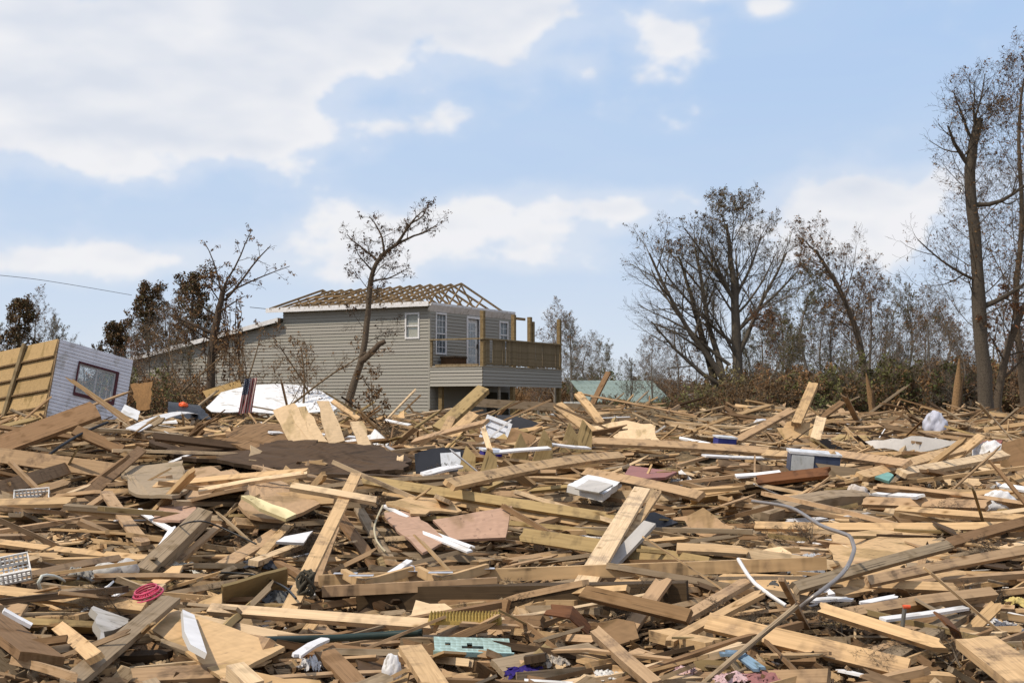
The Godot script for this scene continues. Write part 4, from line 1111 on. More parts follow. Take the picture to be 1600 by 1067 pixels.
	force = 0.0
	hb(B, "long tan joist on edge below the broad dark plank", c, -30, 708, 178, 736, 0.2, 0.06, "tan", 1.2, 0.4, 0.35)
	hb(B, "dark joist crossing under the long tan joist", c, -20, 770, 104, 732, 0.16, 0.05, "brown", 1.0, 0.2, 0.3)
	hb(B, "brown joist leaning towards the crumpled board", c, 116, 672, 190, 704, 0.16, 0.05, "brown", 0.8, 0.5, 0.3)
	hb(B, "tan batten over the crumpled board", c, 240, 760, 480, 738, 0.11, 0.05, "fresh", 0.6, 0.34, 0.34)
	hb(B, "bright batten below the torn mat", c, 310, 768, 480, 740, 0.08, 0.04, "pale", 0.5, 0.26, 0.34)
	hs("crumpled_board", "crumpled grey-tan fibreboard between the joists", "fibreboard", [[182, 745], [225, 716], [285, 738], [300, 752], [268, 782], [200, 756]], [0.3], 0.03, "grey", M.plywood, 0.03, 0.05)
	hs("crumpled_board", "warped tan fibreboard under the yellow foam strip", "fibreboard", [[372, 778], [410, 742], [468, 762], [500, 790], [440, 812], [390, 800]], [0.25], 0.03, "tan", M.plywood, 0.03, 0.05)
	hs("crumpled_board", "bent tan fibreboard above the warped sheet", "fibreboard", [[230, 760], [330, 736], [400, 752], [380, 776], [300, 790]], [0.18], 0.03, "tan", M.plywood, 0.03, 0.05)
	hs("foam_strip", "torn pale yellow foam strip on the warped fibreboard", "foam", [[376, 776], [390, 776], [462, 808], [446, 813], [404, 800]], [0.36], 0.03, "yellow", M.cloth, 0.02, 0.01)
	hs("pink_plywood", "pinkish plywood panel with nailed rim", "plywood", [[676, 812], [800, 796], [790, 840], [706, 848]], [0.3, 0.34, 0.2, 0.16], 0.025, "pink", M.plywood, 0.004, 0.006)
	hs("pink_plywood", "pinkish plywood scrap beside the white slat", "plywood", [[238, 812], [262, 774], [302, 768], [306, 802], [280, 814]], [0.22], 0.02, "pink", M.plywood, 0.01, 0.01)
	hs("pink_plywood", "pinkish board under the white channel strips", "plywood", [[600, 800], [640, 798], [700, 850], [660, 866], [620, 836]], [0.2], 0.02, "pink", M.plywood, 0.02, 0.01)
	hs("plywood_sheet", "splintered yellow plywood above the pinkish panel", "plywood", [[602, 790], [640, 776], [720, 786], [712, 808], [640, 812]], [0.18], 0.02, "fresh", M.plywood, 0.06, 0.03)
	# the torn dark mat: a roof skin flung over the heap
	force = 18.0
	hs("torn_roofing", "ragged dark brown roof skin flung over the lumber", "roofing", [[232, 690], [330, 676], [430, 690], [520, 712], [600, 704], [640, 716], [630, 748], [560, 742], [470, 735], [380, 720], [300, 716]], [1.6, 2.2, 1.8, 1.2, 1.3, 0.9, -0.4, -0.2, 0.0, 0.2, 0.6], 0.05, "dark", M.weathered, 0.1, 0.06)
	force = 0.0
	force = 19.5
	hs("torn_roofing", "dark brown roof flap lying above the ragged roof skin", "roofing", [[330, 688], [380, 674], [460, 668], [490, 694], [420, 704]], [0.0, 0.8, 1.4, 0.4, -0.3], 0.04, "brown", M.weathered, 0.06, 0.05)
	force = 0.0
	force = 19.0
	hb(B, "dark rafter edge running below the ragged roof skin", c, 238, 682, 420, 704, 0.12, 0.05, "dark", 0.8, 0.66, 0.6, 0.05)
	force = 0.0
	for q in [[424, 640, 462, 632, 492, 690, 456, 696, "tall pale plywood shard beside the white tarpaulin"], [448, 640, 478, 636, 512, 690, 486, 694, "second pale plywood shard leaning behind the roof flap"], [494, 628, 514, 626, 538, 690, 514, 694, "narrow pale plywood shard standing before the side wall"], [546, 662, 566, 656, 584, 706, 566, 712, "small tan plywood shard near the white board"]]:
		hs("plywood_shard", q[8], "plywood", [[q[0], q[1]], [q[2], q[3]], [q[4], q[5]], [q[6], q[7]]], [1.05, 1.1, 0.25, 0.2], 0.02, "pale", M.plywood, 0.02, 0.0)
	hb(B, "long stud sloping off the white tarpaulin", c, 518, 626, 562, 656, 0.12, 0.05, "fresh", 0.4, 0.9, 0.4)
	hs("white_board", "white board with pale blue corner standing in lumber", "board", [[560, 672], [606, 678], [604, 700], [556, 696]], [0.5, 0.5, 0.1, 0.1], 0.03, "white", M.paint, 0.0, 0.0)
	hb("timber_beam", "stout pale timber leaning up towards the carport", "beam", 684, 672, 756, 608, 0.30, 0.12, "olive", 0.4, 0.3, 2.0)
	hb(B, "short stud standing beside the stout timber", c, 690, 684, 706, 652, 0.14, 0.06, "fresh", 0.3, 0.3, 0.7)
	hb(B, "tan plank lying at the foot of the stout timber", c, 646, 690, 760, 660, 0.16, 0.05, "tan", 0.5, 0.3, 0.5)
	hb(B, "fan of split planks beside the stout timber", c, 700, 684, 742, 646, 0.2, 0.05, "fresh", 0.3, 0.3, 0.7, 0.05)
	force = 40.0
	hb("timber_beam", "long heavy grey-brown beam spanning in front of the carport", "beam", 734, 628, 985, 640, 0.2, 0.24, "grey", 0.0, 1.05, 0.95)
	force = 0.0
	hb(B, "long pale plank leaning over the beam's end", c, 870, 632, 934, 682, 0.22, 0.05, "fresh", 0.5, 1.1, 0.2)
	hb(B, "slim pale stud standing by the dark stick", c, 902, 614, 940, 662, 0.16, 0.06, "fresh", 0.3, 1.5, 0.4)
	force = 42.0
	hb(B, "dark upright stick behind the slim pale stud", c, 924, 636, 951, 582, 0.16, 0.08, "brown", 0.3, 0.9, 2.6)
	force = 0.0
	hs("plywood_sheet", "broad sunlit plywood sheet propped on the rubble", "plywood", [[926, 670], [975, 646], [1028, 680], [1030, 694], [946, 688]], [0.35, 0.95, 0.5, 0.1, 0.1], 0.02, "pale", M.plywood, 0.04, 0.02)
	force = 43.0
	hs("olive_gate", "olive board panel collapsed behind the sunlit plywood", "panel", [[935, 636], [1000, 634], [1040, 646], [1036, 660], [960, 654]], [2.4, 2.4, 1.6, 0.0, 0.0], 0.06, "olive", M.weathered, 0.01, 0.0)
	force = 0.0
	hb(B, "long stud above the stake row", c, 700, 758, 972, 712, 0.13, 0.05, "fresh", 0.6, 0.4, 0.4)
	hb(B, "long plank lying beyond the stake row", c, 924, 690, 1206, 706, 0.2, 0.05, "tan", 0.5, 0.35, 0.35)
	hb(B, "long tan joist ending at the tall pale plank", c, 914, 738, 1096, 776, 0.14, 0.05, "tan", 0.7, 0.3, 0.3)
	for q in [[760, 742], [808, 722], [846, 716], [886, 706], [908, 700], [726, 740]]:
		var lab: String = {760: "pointed picket beside the dark chair back", 808: "pointed picket behind the long stud", 846: "second pointed picket behind the long stud", 886: "tall pointed picket near the white slab", 908: "narrow pointed picket near the white slab", 726: "blunt picket beside the dark chair back"}[q[0]]
		hs("picket", lab, "picket", [[q[0] - 14, q[1] + 8], [q[0] + 2, q[1] - 44], [q[0] + 17, q[1] - 26], [q[0] + 16, q[1] + 6]], [0.1, 0.62, 0.5, 0.1], 0.03, "olive", M.weathered, 0.0, 0.0)
	hs("appliance_lid", "white slab with grey scuffed middle lying flat", "lid", [[886, 764], [918, 746], [972, 756], [942, 778]], [0.3], 0.07, "white", M.paint, 0.012, 0.0)
	hs("scuffed_liner", "grey scuffed plastic liner on the white slab", "liner", [[898, 763], [920, 751], [958, 758], [936, 771]], [0.345], 0.012, "silver", M.paint, 0.02, 0.0)
	hs("red_shutter", "faded red panelled shutter lying in the lumber", "shutter", [[970, 748], [985, 733], [1058, 735], [1040, 752]], [0.3], 0.03, "red", M.paint, 0.0, 0.0)
	hs("brown_plywood", "brown plywood panel behind the white louvred door", "panel", [[800, 668], [838, 684], [826, 704], [786, 700]], [0.8, 0.6, 0.1, 0.1], 0.03, "brown", M.plywood, 0.0, 0.0)
	force = 31.0
	hs("black_sheet", "black sheet draped behind the white louvred door", "sheet", [[772, 652], [800, 644], [850, 666], [840, 674], [790, 668]], [1.2, 1.4, 0.6, 0.0, 0.0], 0.02, "black", M.cloth, 0.02, 0.04)
	force = 0.0
	hb("timber_beam", "tall pale timber standing out of the rubble before the brush", "beam", 1244, 664, 1272, 600, 0.2, 0.12, "fresh", 0.3, 0.4, 2.3)
	hb(B, "short upright board beside the tall pale timber", c, 1274, 688, 1284, 652, 0.2, 0.06, "pale", 0.2, 0.3, 1.1)
	hb(B, "long plank leaning left of the tall pale timber", c, 1150, 690, 1240, 640, 0.16, 0.06, "tan", 0.4, 0.2, 1.3)
	hb(B, "slanting stick behind the tall pale timber", c, 1262, 668, 1318, 628, 0.14, 0.06, "brown", 0.4, 0.3, 1.4)
	hs("plywood_sheet", "broken plywood at the foot of the tall pale timber", "plywood", [[1214, 668], [1250, 656], [1285, 668], [1282, 688], [1226, 686]], [0.5, 0.8, 0.5, 0.1, 0.1], 0.02, "fresh", M.plywood, 0.06, 0.02)
	hs("plywood_sheet", "pitted yellow plywood beside the black sheeting", "plywood", [[1302, 684], [1352, 690], [1372, 718], [1318, 712]], [0.6, 0.6, 0.15, 0.1], 0.02, "fresh", M.plywood, 0.04, 0.02)
	hs("black_sheet", "curled black sheeting beside the pitted plywood", "sheet", [[1276, 690], [1296, 684], [1318, 706], [1300, 708]], [0.5, 0.55, 0.15, 0.15], 0.02, "black", M.cloth, 0.03, 0.05)
	hs("roof_metal", "light grey corrugated metal sheet in the lumber", "metal sheet", [[1352, 690], [1440, 682], [1500, 690], [1440, 706], [1370, 704]], [0.35, 0.4, 0.35, 0.2, 0.2], 0.02, "silver", M.sheet_metal, 0.03, 0.03)
	hb(B, "long bowed plank above the green cloth", c, 1344, 746, 1504, 702, 0.14, 0.06, "fresh", 0.5, 0.3, 0.4)
	hb(B, "long stud running to the white sack", c, 1408, 740, 1572, 710, 0.13, 0.06, "pale", 0.5, 0.3, 0.35)
	hb(B, "stud standing up from the long plank", c, 1490, 718, 1534, 682, 0.12, 0.06, "fresh", 0.4, 0.3, 0.8)
	hb(B, "long stud above the navy box", c, 1140, 702, 1300, 712, 0.14, 0.05, "fresh", 0.6, 0.36, 0.36)
	hb(B, "second long stud above the navy box", c, 1250, 704, 1420, 726, 0.13, 0.05, "tan", 0.6, 0.36, 0.36)
	hb(B, "brown joist below the navy box", c, 1180, 752, 1300, 738, 0.13, 0.06, "rust", 0.8, 0.24, 0.3)
	hs("dark_plywood", "dark plywood sheet standing at the far edge", "plywood", [[1566, 694], [1625, 676], [1625, 742], [1564, 738]], [0.6, 0.8, 0.05, 0.05], 0.03, "brown", M.plywood, 0.0, 0.0)
	hs("red_cloth", "dark red cloth panel lying under the standing stud", "cloth", [[1500, 698], [1520, 690], [1568, 692], [1560, 704]], [0.3], 0.03, "red", M.cloth, 0.02, 0.03)
	hs("green_cloth", "green cloth scrap under the bowed plank", "cloth", [[1368, 750], [1388, 738], [1398, 748], [1390, 756]], [0.26], 0.03, "teal", M.cloth, 0.01, 0.02)
	hb("driftwood_log", "grey split driftwood log above the clean stud", "log", 1182, 806, 1352, 776, 0.2, 0.1, "grey", 0.3, 0.16, 0.25, 0.1, 0.06)
	hs("bent_sheet", "sagging tan panel with splintered lower edge", "panel", [[1036, 796], [1110, 802], [1148, 826], [1130, 842], [1062, 820]], [0.35, 0.3, 0.22, 0.12, 0.18], 0.03, "tan", M.plywood, 0.04, 0.05)
	hb(B, "long joist lying past the driftwood log", c, 1348, 784, 1548, 790, 0.13, 0.05, "tan", 0.8, 0.26, 0.24)
	hb(B, "long stud below the white bag", c, 1400, 796, 1610, 812, 0.10, 0.05, "fresh", 0.6, 0.22, 0.22)
	for q in [[1180, 716, 1250, 716, "white strip beyond the driftwood log"], [1150, 744, 1220, 738, "white strip beside the brown joist"], [1365, 770, 1440, 776, "white split strip above the long joist"], [1100, 712, 1200, 716, "long white strip beside the long plank"], [1060, 684, 1110, 694, "white twisted strip near the blue box"], [660, 742, 720, 728, "white painted strip near the dark chair back"], [860, 694, 920, 700, "white strip below the sunlit plywood"], [760, 708, 860, 700, "white strip behind the pickets"], [600, 656, 640, 664, "white strip at the foot of the side wall"], [1560, 758, 1610, 766, "white strip below the dark plywood"], [420, 676, 560, 684, "white strip behind the plywood shards"]]:
		hb("trim_strip", q[4], "trim", q[0], q[1], q[2], q[3], 0.09, 0.025, "white", 0.3, 0.3, 0.3)
	make_special()

# ---------------------------------------------------------------- things that are not lumber
func pipe(called: String, label: String, cat: String, pts: Array, rad: float, col: Color, material: Material) -> MeshInstance3D:
	var curve := Curve3D.new()
	for k in pts.size():
		var a: Vector3 = pts[maxi(k - 1, 0)]; var z: Vector3 = pts[mini(k + 1, pts.size() - 1)]
		var t := (z - a) / 6.0
		curve.add_point(pts[k], -t, t)
	var L := curve.get_baked_length()
	var out := []; var rr := []
	var n := clampi(int(L / 0.06), 6, 60)
	for k in n + 1:
		out.append(curve.sample_baked(L * k / n) - pts[0]); rr.append(rad)
	var b := MB.new()
	b.tube(out, rr, 7, col, 1.0, true)
	var o := put(called, b.mesh(), material)
	tag(o, label, cat)
	o.position = pts[0]
	return o

# a soft lump: a bumpy ball, squashed
func lump(called: String, label: String, cat: String, pos: Vector3, size: Vector3, col: Color, material: Material, rough := 0.25, seed_ := 1) -> MeshInstance3D:
	var b := MB.new()
	var nu := 30; var nv := 18
	for j in nv + 1:
		for k in nu + 1:
			var th := PI * j / nv; var ph := TAU * (k % nu) / nu
			var d := Vector3(sin(th) * cos(ph), cos(th), sin(th) * sin(ph))
			var f := 1.0 + rough * (noise.get_noise_3d(d.x * 50.0 + seed_ * 31.0, d.y * 50.0, d.z * 50.0) + 0.6 * noise.get_noise_3d(d.x * 110.0 + seed_ * 31.0, d.y * 110.0, d.z * 110.0)) * 1.5
			b.v.append(d * f * size); b.n.append(d); b.c.append(col); b.u.append(Vector2(float(k) / nu, float(j) / nv))
	for j in nv:
		for k in nu:
			var s := j * (nu + 1) + k
			b.i.append_array(PackedInt32Array([s, s + 1, s + nu + 2, s, s + nu + 2, s + nu + 1]))
	var stool := SurfaceTool.new()
	stool.create_from_arrays(_arrays(b)); stool.generate_normals()
	var o := put(called, stool.commit(), material)
	tag(o, label, cat)
	o.position = pos
	return o

# crumpled cloth lying on the heap
func rag(called: String, label: String, cat: String, pos: Vector3, size: Vector3, col: Color, material: Material, seed_: int) -> MeshInstance3D:
	var b := MB.new()
	var n := 22
	var r := RandomNumberGenerator.new(); r.seed = seed_
	for j in n + 1:
		for k in n + 1:
			var u := float(k) / n * 2.0 - 1.0; var v := float(j) / n * 2.0 - 1.0
			var q := Vector2(u, v) * (1.0 + 0.5 * noise.get_noise_2d(u * 70.0 + seed_ * 17.0, v * 70.0))
			var x := q.x * size.x + noise.get_noise_2d(u * 110.0, v * 110.0 + seed_ * 9.0) * size.x * 0.35
			var z := q.y * size.z
			var dome := maxf(0.0, 1.0 - q.length_squared() * 0.7)
			var fold := absf(noise.get_noise_2d(u * 75.0 + seed_ * 5.0, v * 45.0)) * 2.2 + absf(noise.get_noise_2d(u * 190.0 + seed_ * 3.0, v * 120.0)) * 0.3
			var y := (dome * 0.8 + fold * 0.55) * minf(size.y, 0.06)
			b.v.append(Vector3(x, y + pile(pos.x + x, pos.z + z) - pile(pos.x, pos.z), z)); b.n.append(Vector3.UP); b.c.append(col); b.u.append(Vector2(u, v))
	for j in n:
		for k in n:
			if (j == 0 or k == 0 or j == n - 1 or k == n - 1) and r.randf() < 0.3: continue
			var s := j * (n + 1) + k
			b.i.append_array(PackedInt32Array([s, s + 1, s + n + 2, s, s + n + 2, s + n + 1]))
	var stool := SurfaceTool.new()
	stool.create_from_arrays(_arrays(b)); stool.generate_normals()
	var o := put(called, stool.commit(), material)
	tag(o, label, cat)
	o.position = pos; 
	return o

func _arrays(b: MB) -> Array:
	var a := []
	a.resize(Mesh.ARRAY_MAX)
	a[Mesh.ARRAY_VERTEX] = b.v; a[Mesh.ARRAY_NORMAL] = b.n; a[Mesh.ARRAY_COLOR] = b.c; a[Mesh.ARRAY_TEX_UV] = b.u; a[Mesh.ARRAY_INDEX] = b.i
	return a

func basket(label: String, pos: Vector3, turn: Vector3, s: float) -> void:
	var t := thing("plastic_basket", label, "basket", pos)
	t.rotation = turn
	var col := Color(0.7, 0.7, 0.7)
	var b := MB.new()
	for k in 9: b.box(Vector3(-0.2 + k * 0.05 - 0.008, 0, -0.14), Vector3(-0.2 + k * 0.05 + 0.008, 0.012, 0.14), col)
	for k in 6: b.box(Vector3(-0.21, 0.0125, -0.14 + k * 0.056 - 0.008), Vector3(0.21, 0.02, -0.14 + k * 0.056 + 0.008), col)
	put("bottom_grid", b.mesh(), M.plastic, t)
	for w in [[Vector3(-0.21, 0.02, -0.15), Vector3(0.21, 0.16, -0.142)], [Vector3(-0.21, 0.02, 0.142), Vector3(0.21, 0.16, 0.15)], [Vector3(-0.218, 0.02, -0.15), Vector3(-0.21, 0.16, 0.15)], [Vector3(0.21, 0.02, -0.15), Vector3(0.218, 0.16, 0.15)]]:
		b = MB.new()
		var lo: Vector3 = w[0]; var hi: Vector3 = w[1]
		var along := Vector3.RIGHT if hi.x - lo.x > 0.1 else Vector3.BACK
		var n := 9 if along == Vector3.RIGHT else 6
		var len := (hi - lo).dot(along)
		for k in n + 1:
			var o := along * (len * k / n)
			b.box(lo + o - along * 0.009, Vector3(hi.x if along == Vector3.BACK else lo.x, hi.y, hi.z if along == Vector3.RIGHT else lo.z) + o + along * 0.009, col)
		for yy in [0.0, 0.06, 0.12]: b.box(Vector3(lo.x - 0.002, lo.y + yy, lo.z - 0.002), Vector3(hi.x + 0.002, lo.y + yy + 0.022, hi.z + 0.002), col)
		put("side_grid", b.mesh(), M.plastic, t)
	t.scale = Vector3.ONE * s

func make_special() -> void:
	# ---- torn-off corner of a white house: clad wall with window and the back of another wall
	var d := 36.0
	var t := thing("torn_house_wall", "torn-off white clapboard wall corner with dark red window, tilted on the rubble", "wall", at(92, 640, d))
	var white := Color(0.66, 0.67, 0.74)
	# its axes: x along the white wall, y up the wall, z outwards; both walls run away from the corner
	var ax := Vector3(1.474, -0.495, -1.6).normalized()
	var ay := Vector3(0.135, 1.867, -0.4)
	ay = (ay - ax * ay.dot(ax)).normalized()
	t.transform = Transform3D(Basis(ax, ay, ax.cross(ay)), at(72, 645, d - 0.4))
	var h := 1.94; var w := 2.23; var low := -0.8
	var b := MB.new()
	var x0 := 0.66; var x1 := 1.78; var y0 := 0.70; var y1 := 1.48
	siding(b, Vector3.ZERO, Vector3.RIGHT, Vector3.BACK, 0.0, w, low, func(x): return h, [[x0, y0, x1, y1]], white, 0.092, 0.014)
	put("clapboard_face", b.mesh(), M.paint, t)
	b = MB.new()
	for e in [[0, w, low, y0], [0, w, y1, h], [0, x0, y0, y1], [x1, w, y0, y1]]:
		b.box(Vector3(e[0] + 0.001, e[2] + 0.001, -0.11), Vector3(e[1] - 0.001, e[3] - 0.001, -0.004), Color(0.4, 0.3, 0.18))
	put("wall_core", b.mesh(), M.pine, t)
	bx("torn_edge", t, M.pine, Vector3(-0.035, low, -0.1), Vector3(-0.001, h, 0.02), Color(0.34, 0.24, 0.15))
	var red := Color(0.085, 0.022, 0.028)
	b = MB.new()
	b.box(Vector3(x0 - 0.03, y0 - 0.08, 0.012), Vector3(x1 + 0.07, y0, 0.05), red); b.box(Vector3(x0 - 0.03, y1, 0.012), Vector3(x1 + 0.07, y1 + 0.05, 0.05), red)
	b.box(Vector3(x0 - 0.03, y0, 0.012), Vector3(x0, y1, 0.05), red); b.box(Vector3(x1, y0, 0.012), Vector3(x1 + 0.07, y1, 0.05), red)
	var fr := put("window", b.mesh(), M.paint, t)
	b = MB.new()
	var gy := Color(0.42, 0.43, 0.45)
	b.box(Vector3(x0, y0, -0.03), Vector3(x0 + 0.05, y1, 0.01), gy); b.box(Vector3(x1 - 0.05, y0, -0.03), Vector3(x1, y1, 0.01), gy)
	b.box(Vector3(x0, y0, -0.029), Vector3(x1, y0 + 0.05, 0.009), gy); b.box(Vector3(x0, y1 - 0.05, -0.029), Vector3(x1, y1, 0.009), gy)
	b.box(Vector3((x0 + x1) / 2 - 0.025, y0, -0.028), Vector3((x0 + x1) / 2 + 0.025, y1, 0.012), gy)
	put("sash", b.mesh(), M.paint, fr)
	b = MB.new()
	for k in [1, 2]: b.box(Vector3((x0 + x1) / 2 + k * 0.185, y0, -0.02), Vector3((x0 + x1) / 2 + k * 0.185 + 0.015, y1, 0.0), gy)
	b.box(Vector3((x0 + x1) / 2, (y0 + y1) / 2, -0.021), Vector3(x1, (y0 + y1) / 2 + 0.015, 0.001), gy)
	put("muntin", b.mesh(), M.paint, fr)
	for k in 2: bx("pane", fr, M.glass, Vector3(lerpf(x0, x1, 0.5 * k) + 0.01, y0, -0.012), Vector3(lerpf(x0, x1, 0.5 * k + 0.5) - 0.01, y1, -0.01), Color.WHITE)
	# the other wall, seen from its boarded side: overlapping wide boards
	var side := Node3D.new(); side.name = "boarded_side"; t.add_child(side)
	side.position = Vector3(-0.045, 0, -0.02); side.rotation.y = -PI / 2
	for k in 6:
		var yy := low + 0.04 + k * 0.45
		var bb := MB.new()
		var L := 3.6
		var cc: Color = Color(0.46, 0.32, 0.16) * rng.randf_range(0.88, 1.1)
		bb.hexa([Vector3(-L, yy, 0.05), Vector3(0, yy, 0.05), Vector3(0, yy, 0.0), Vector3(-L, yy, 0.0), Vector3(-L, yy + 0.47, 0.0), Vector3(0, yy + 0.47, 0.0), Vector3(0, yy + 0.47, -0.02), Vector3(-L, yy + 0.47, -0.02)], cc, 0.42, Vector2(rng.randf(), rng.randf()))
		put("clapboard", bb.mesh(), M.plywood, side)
		if k > 0: bx("shadow_band", side, M.pine, Vector3(-L, yy - 0.03, 0.02), Vector3(-0.01, yy + 0.012, 0.075), Color(0.2, 0.13, 0.07))  # dark strip coloured as the thin shadow band below each overlapping board
	stick("brace", side, M.weathered, Vector3(-2.0, -0.3, 0.1), Vector3(-1.55, 2.0, 0.08), 0.06, 0.16, Color(0.26, 0.2, 0.12), Vector3.RIGHT)
	# ---- white tarpaulin roof
	d = 43.0
	var tp := []
	for q in [[321, 630, -0.5], [345, 616, 0.6], [392, 606, 1.4], [478, 597, 1.6], [498, 606, 1.2], [532, 638, -0.2], [520, 650, -0.6], [430, 643, -0.8], [360, 640, -0.9], [330, 640, -0.8]]: tp.append(at(q[0], q[1], d + q[2]))
	sheet_at("white_tarpaulin", "white tarpaulin roof sagging over rubble before the house", "tarpaulin", tp, 0.03, Color(0.76, 0.77, 0.8), M.cloth, 0.0, 0.05)
	var wd := MB.new()
	b = wd
	sheet_at("brown_board", "brown board standing behind the white tarpaulin", "board", [at(316, 612, 45), at(374, 594, 45), at(378, 606, 44.5), at(322, 622, 44.5)], 0.03, Color(0.36, 0.24, 0.1), M.plywood, 0.0, 0.0)
	sheet_at("rusty_sheet", "rusty brown sheet standing beside the torn white wall", "sheet", [at(203, 600, 40), at(238, 597, 40), at(234, 640, 39.5), at(214, 642, 39.5)], 0.03, Color(0.3, 0.165, 0.07), M.rusty, 0.03, 0.02)
	sheet_at("black_sheet", "dark tyre-like black sheeting behind the white plank", "sheet", [at(262, 632, 38.5), at(310, 634, 38.5), at(330, 650, 37.5), at(262, 652, 37.5)], 0.04, Color(0.03, 0.03, 0.035), M.plastic, 0.02, 0.06)
	lump("orange_bag", "small orange plastic bag behind the white plank", "bag", at(286, 634, 38.3), Vector3(0.13, 0.1, 0.1), Color(0.8, 0.12, 0.03), M.plastic, 0.2, 2)
	sheet_at("white_box", "open white box beside the torn wall", "box", [at(187, 646, 33), at(194, 633, 33.2), at(218, 644, 33.2), at(214, 658, 33)], 0.06, Color(0.75, 0.77, 0.8), M.paint, 0.0, 0.0)
	# ---- flag hung from a stick
	d = 39.0
	var fl := thing("draped_flag", "striped flag with blue canton draped from a stick", "flag", at(388, 648, d))
	b = MB.new()
	var nx := 26; var ny := 30
	var wv := 0.36; var hv := 0.98
	var fq := func(a: float, c2: float) -> Vector3: # a across the flag's folds, c2 down
		return Vector3(-0.12 + a * wv + c2 * -0.16, 1.0 - c2 * hv + a * 0.04, sin(a * 15.0 + c2 * 2.0) * 0.05 + sin(a * 7.0) * 0.03)
	for parts in 2:
		b = MB.new()
		for i in nx:
			for j in ny:
				var a := (i + 0.5) / nx; var c2 := (j + 0.5) / ny
				var canton := a < 0.5 and c2 < 0.48
				if canton != (parts == 1): continue
				var stripe := int(a * 13.0) % 2 == 0
				var col := Color(0.06, 0.08, 0.14) if canton else (Color(0.36, 0.06, 0.08) if stripe else Color(0.66, 0.62, 0.62))
				if canton and (i + j * 3) % 7 == 0: col = Color(0.5, 0.5, 0.55)
				var q0: Vector3 = fq.call(float(i) / nx, float(j) / ny); var q1: Vector3 = fq.call(float(i + 1) / nx, float(j) / ny); var q2: Vector3 = fq.call(float(i + 1) / nx, float(j + 1) / ny); var q3: Vector3 = fq.call(float(i) / nx, float(j + 1) / ny)
				b.face(q0, q1, q2, q3, Vector3.BACK, col)
		put("stripes" if parts == 0 else "canton", b.mesh(), M.cloth, fl)
	b = MB.new()
	b.tube([Vector3(-0.16, -0.3, -0.02), Vector3(-0.12, 1.06, 0.0)], [0.014, 0.012], 6, Color(0.1, 0.08, 0.06), 1.0, true)
	put("stick", b.mesh(), M.bark, fl)
	# ---- white louvred door
	d = 29.0
	var dr := thing("louvred_panel", "white louvred door panel leaning in the lumber", "door", at(741, 702, 26.5))
	dr.rotation = Vector3(deg_to_rad(-28), deg_to_rad(14), deg_to_rad(-24))
	b = MB.new()
	for e in [[0.0, 0.06, 0.0, 0.8], [0.46, 0.52, 0.0, 0.8], [0.06, 0.46, 0.0, 0.08], [0.06, 0.46, 0.72, 0.8], [0.06, 0.46, 0.37, 0.43]]: b.box(Vector3(e[0], e[2], 0), Vector3(e[1], e[3], 0.035), Color(0.74, 0.76, 0.8))
	put("frame", b.mesh(), M.paint, dr)
	for k in 4:
		var sl := bx("slat", dr, M.paint, Vector3(0.061, 0, -0.004), Vector3(0.459, 0.155, 0.004), Color(0.68, 0.7, 0.75))
		sl.position = Vector3(0, [0.085, 0.225, 0.44, 0.57][k], 0.02); sl.rotation.x = -0.28
	hb("lumber_board", "pale stick leaning against the white louvred door", "board", 754, 666, 766, 706, 0.07, 0.04, "pale", 0.3, 0.75, 0.4)
	# ---- chair back, boxes, blue scraps
	var p := on(690, 742, 0.1)
	var ch := thing("dark_chair_back", "dark upholstered chair back with white card on it", "chair back", p)
	ch.rotation = Vector3(-0.35, 0.1, 0.06)
	b = MB.new()
	var outline := []
	for k in 13: outline.append(Vector2(-0.33 + 0.66 * k / 12.0, -0.30 - 0.06 * sin(PI * k / 12.0)))
	outline.append(Vector2(0.33, 0.0)); outline.append(Vector2(-0.33, 0.0))
	var cb := put("cushion", sheet_mesh(outline, 0.06, Color(0.04, 0.045, 0.055), rng, 0.004), M.cloth, ch)
	cb.rotation.x = PI / 2
	bx("card", ch, M.paint, Vector3(0.0, 0.09, 0.035), Vector3(0.26, 0.28, 0.045), Color(0.72, 0.76, 0.82))
	for q in [[1270, 736, 0.62, 0.22, 0.3, Color(0.06, 0.08, 0.14), "navy and pale box jammed in the lumber", -0.05], [1132, 698, 0.34, 0.16, 0.26, Color(0.05, 0.06, 0.26), "blue box with white lid on the rubble", 0.2], [766, 716, 0.26, 0.1, 0.2, Color(0.03, 0.02, 0.25), "deep blue tub under the white louvred door", 0.3]]:
		var bp := on(q[0], q[1], 0.15)
		var bo := thing("storage_box", q[6], "box", bp)
		bo.rotation = Vector3(0.1, q[7], -0.08)
		bx("body", bo, M.plastic, Vector3(-q[2] / 2, 0, -q[4] / 2), Vector3(q[2] / 2, q[3], q[4] / 2), q[5])
		bx("lid", bo, M.plastic, Vector3(-q[2] / 2 - 0.015, q[3], -q[4] / 2 - 0.015), Vector3(q[2] / 2 + 0.015, q[3] + 0.03, q[4] / 2 + 0.015), Color(0.66, 0.68, 0.72) if q[0] != 768 else q[5] * 1.3)
		if q[0] == 1270: bx("pale_panel", bo, M.plastic, Vector3(-q[2] / 2 + 0.01, 0.01, q[4] / 2 + 0.002), Vector3(-0.02, q[3] - 0.01, q[4] / 2 + 0.01), Color(0.5, 0.53, 0.55))
	# ---- baskets
	basket("white plastic basket tipped beside the dark joists", on(50, 790, 0.16), Vector3(0.75, 0.3, 0.1), 0.75)
	basket("white plastic basket by the long grey-tan batten", on(14, 900, 0.2), Vector3(0.6, 0.5, 0.2), 0.62)
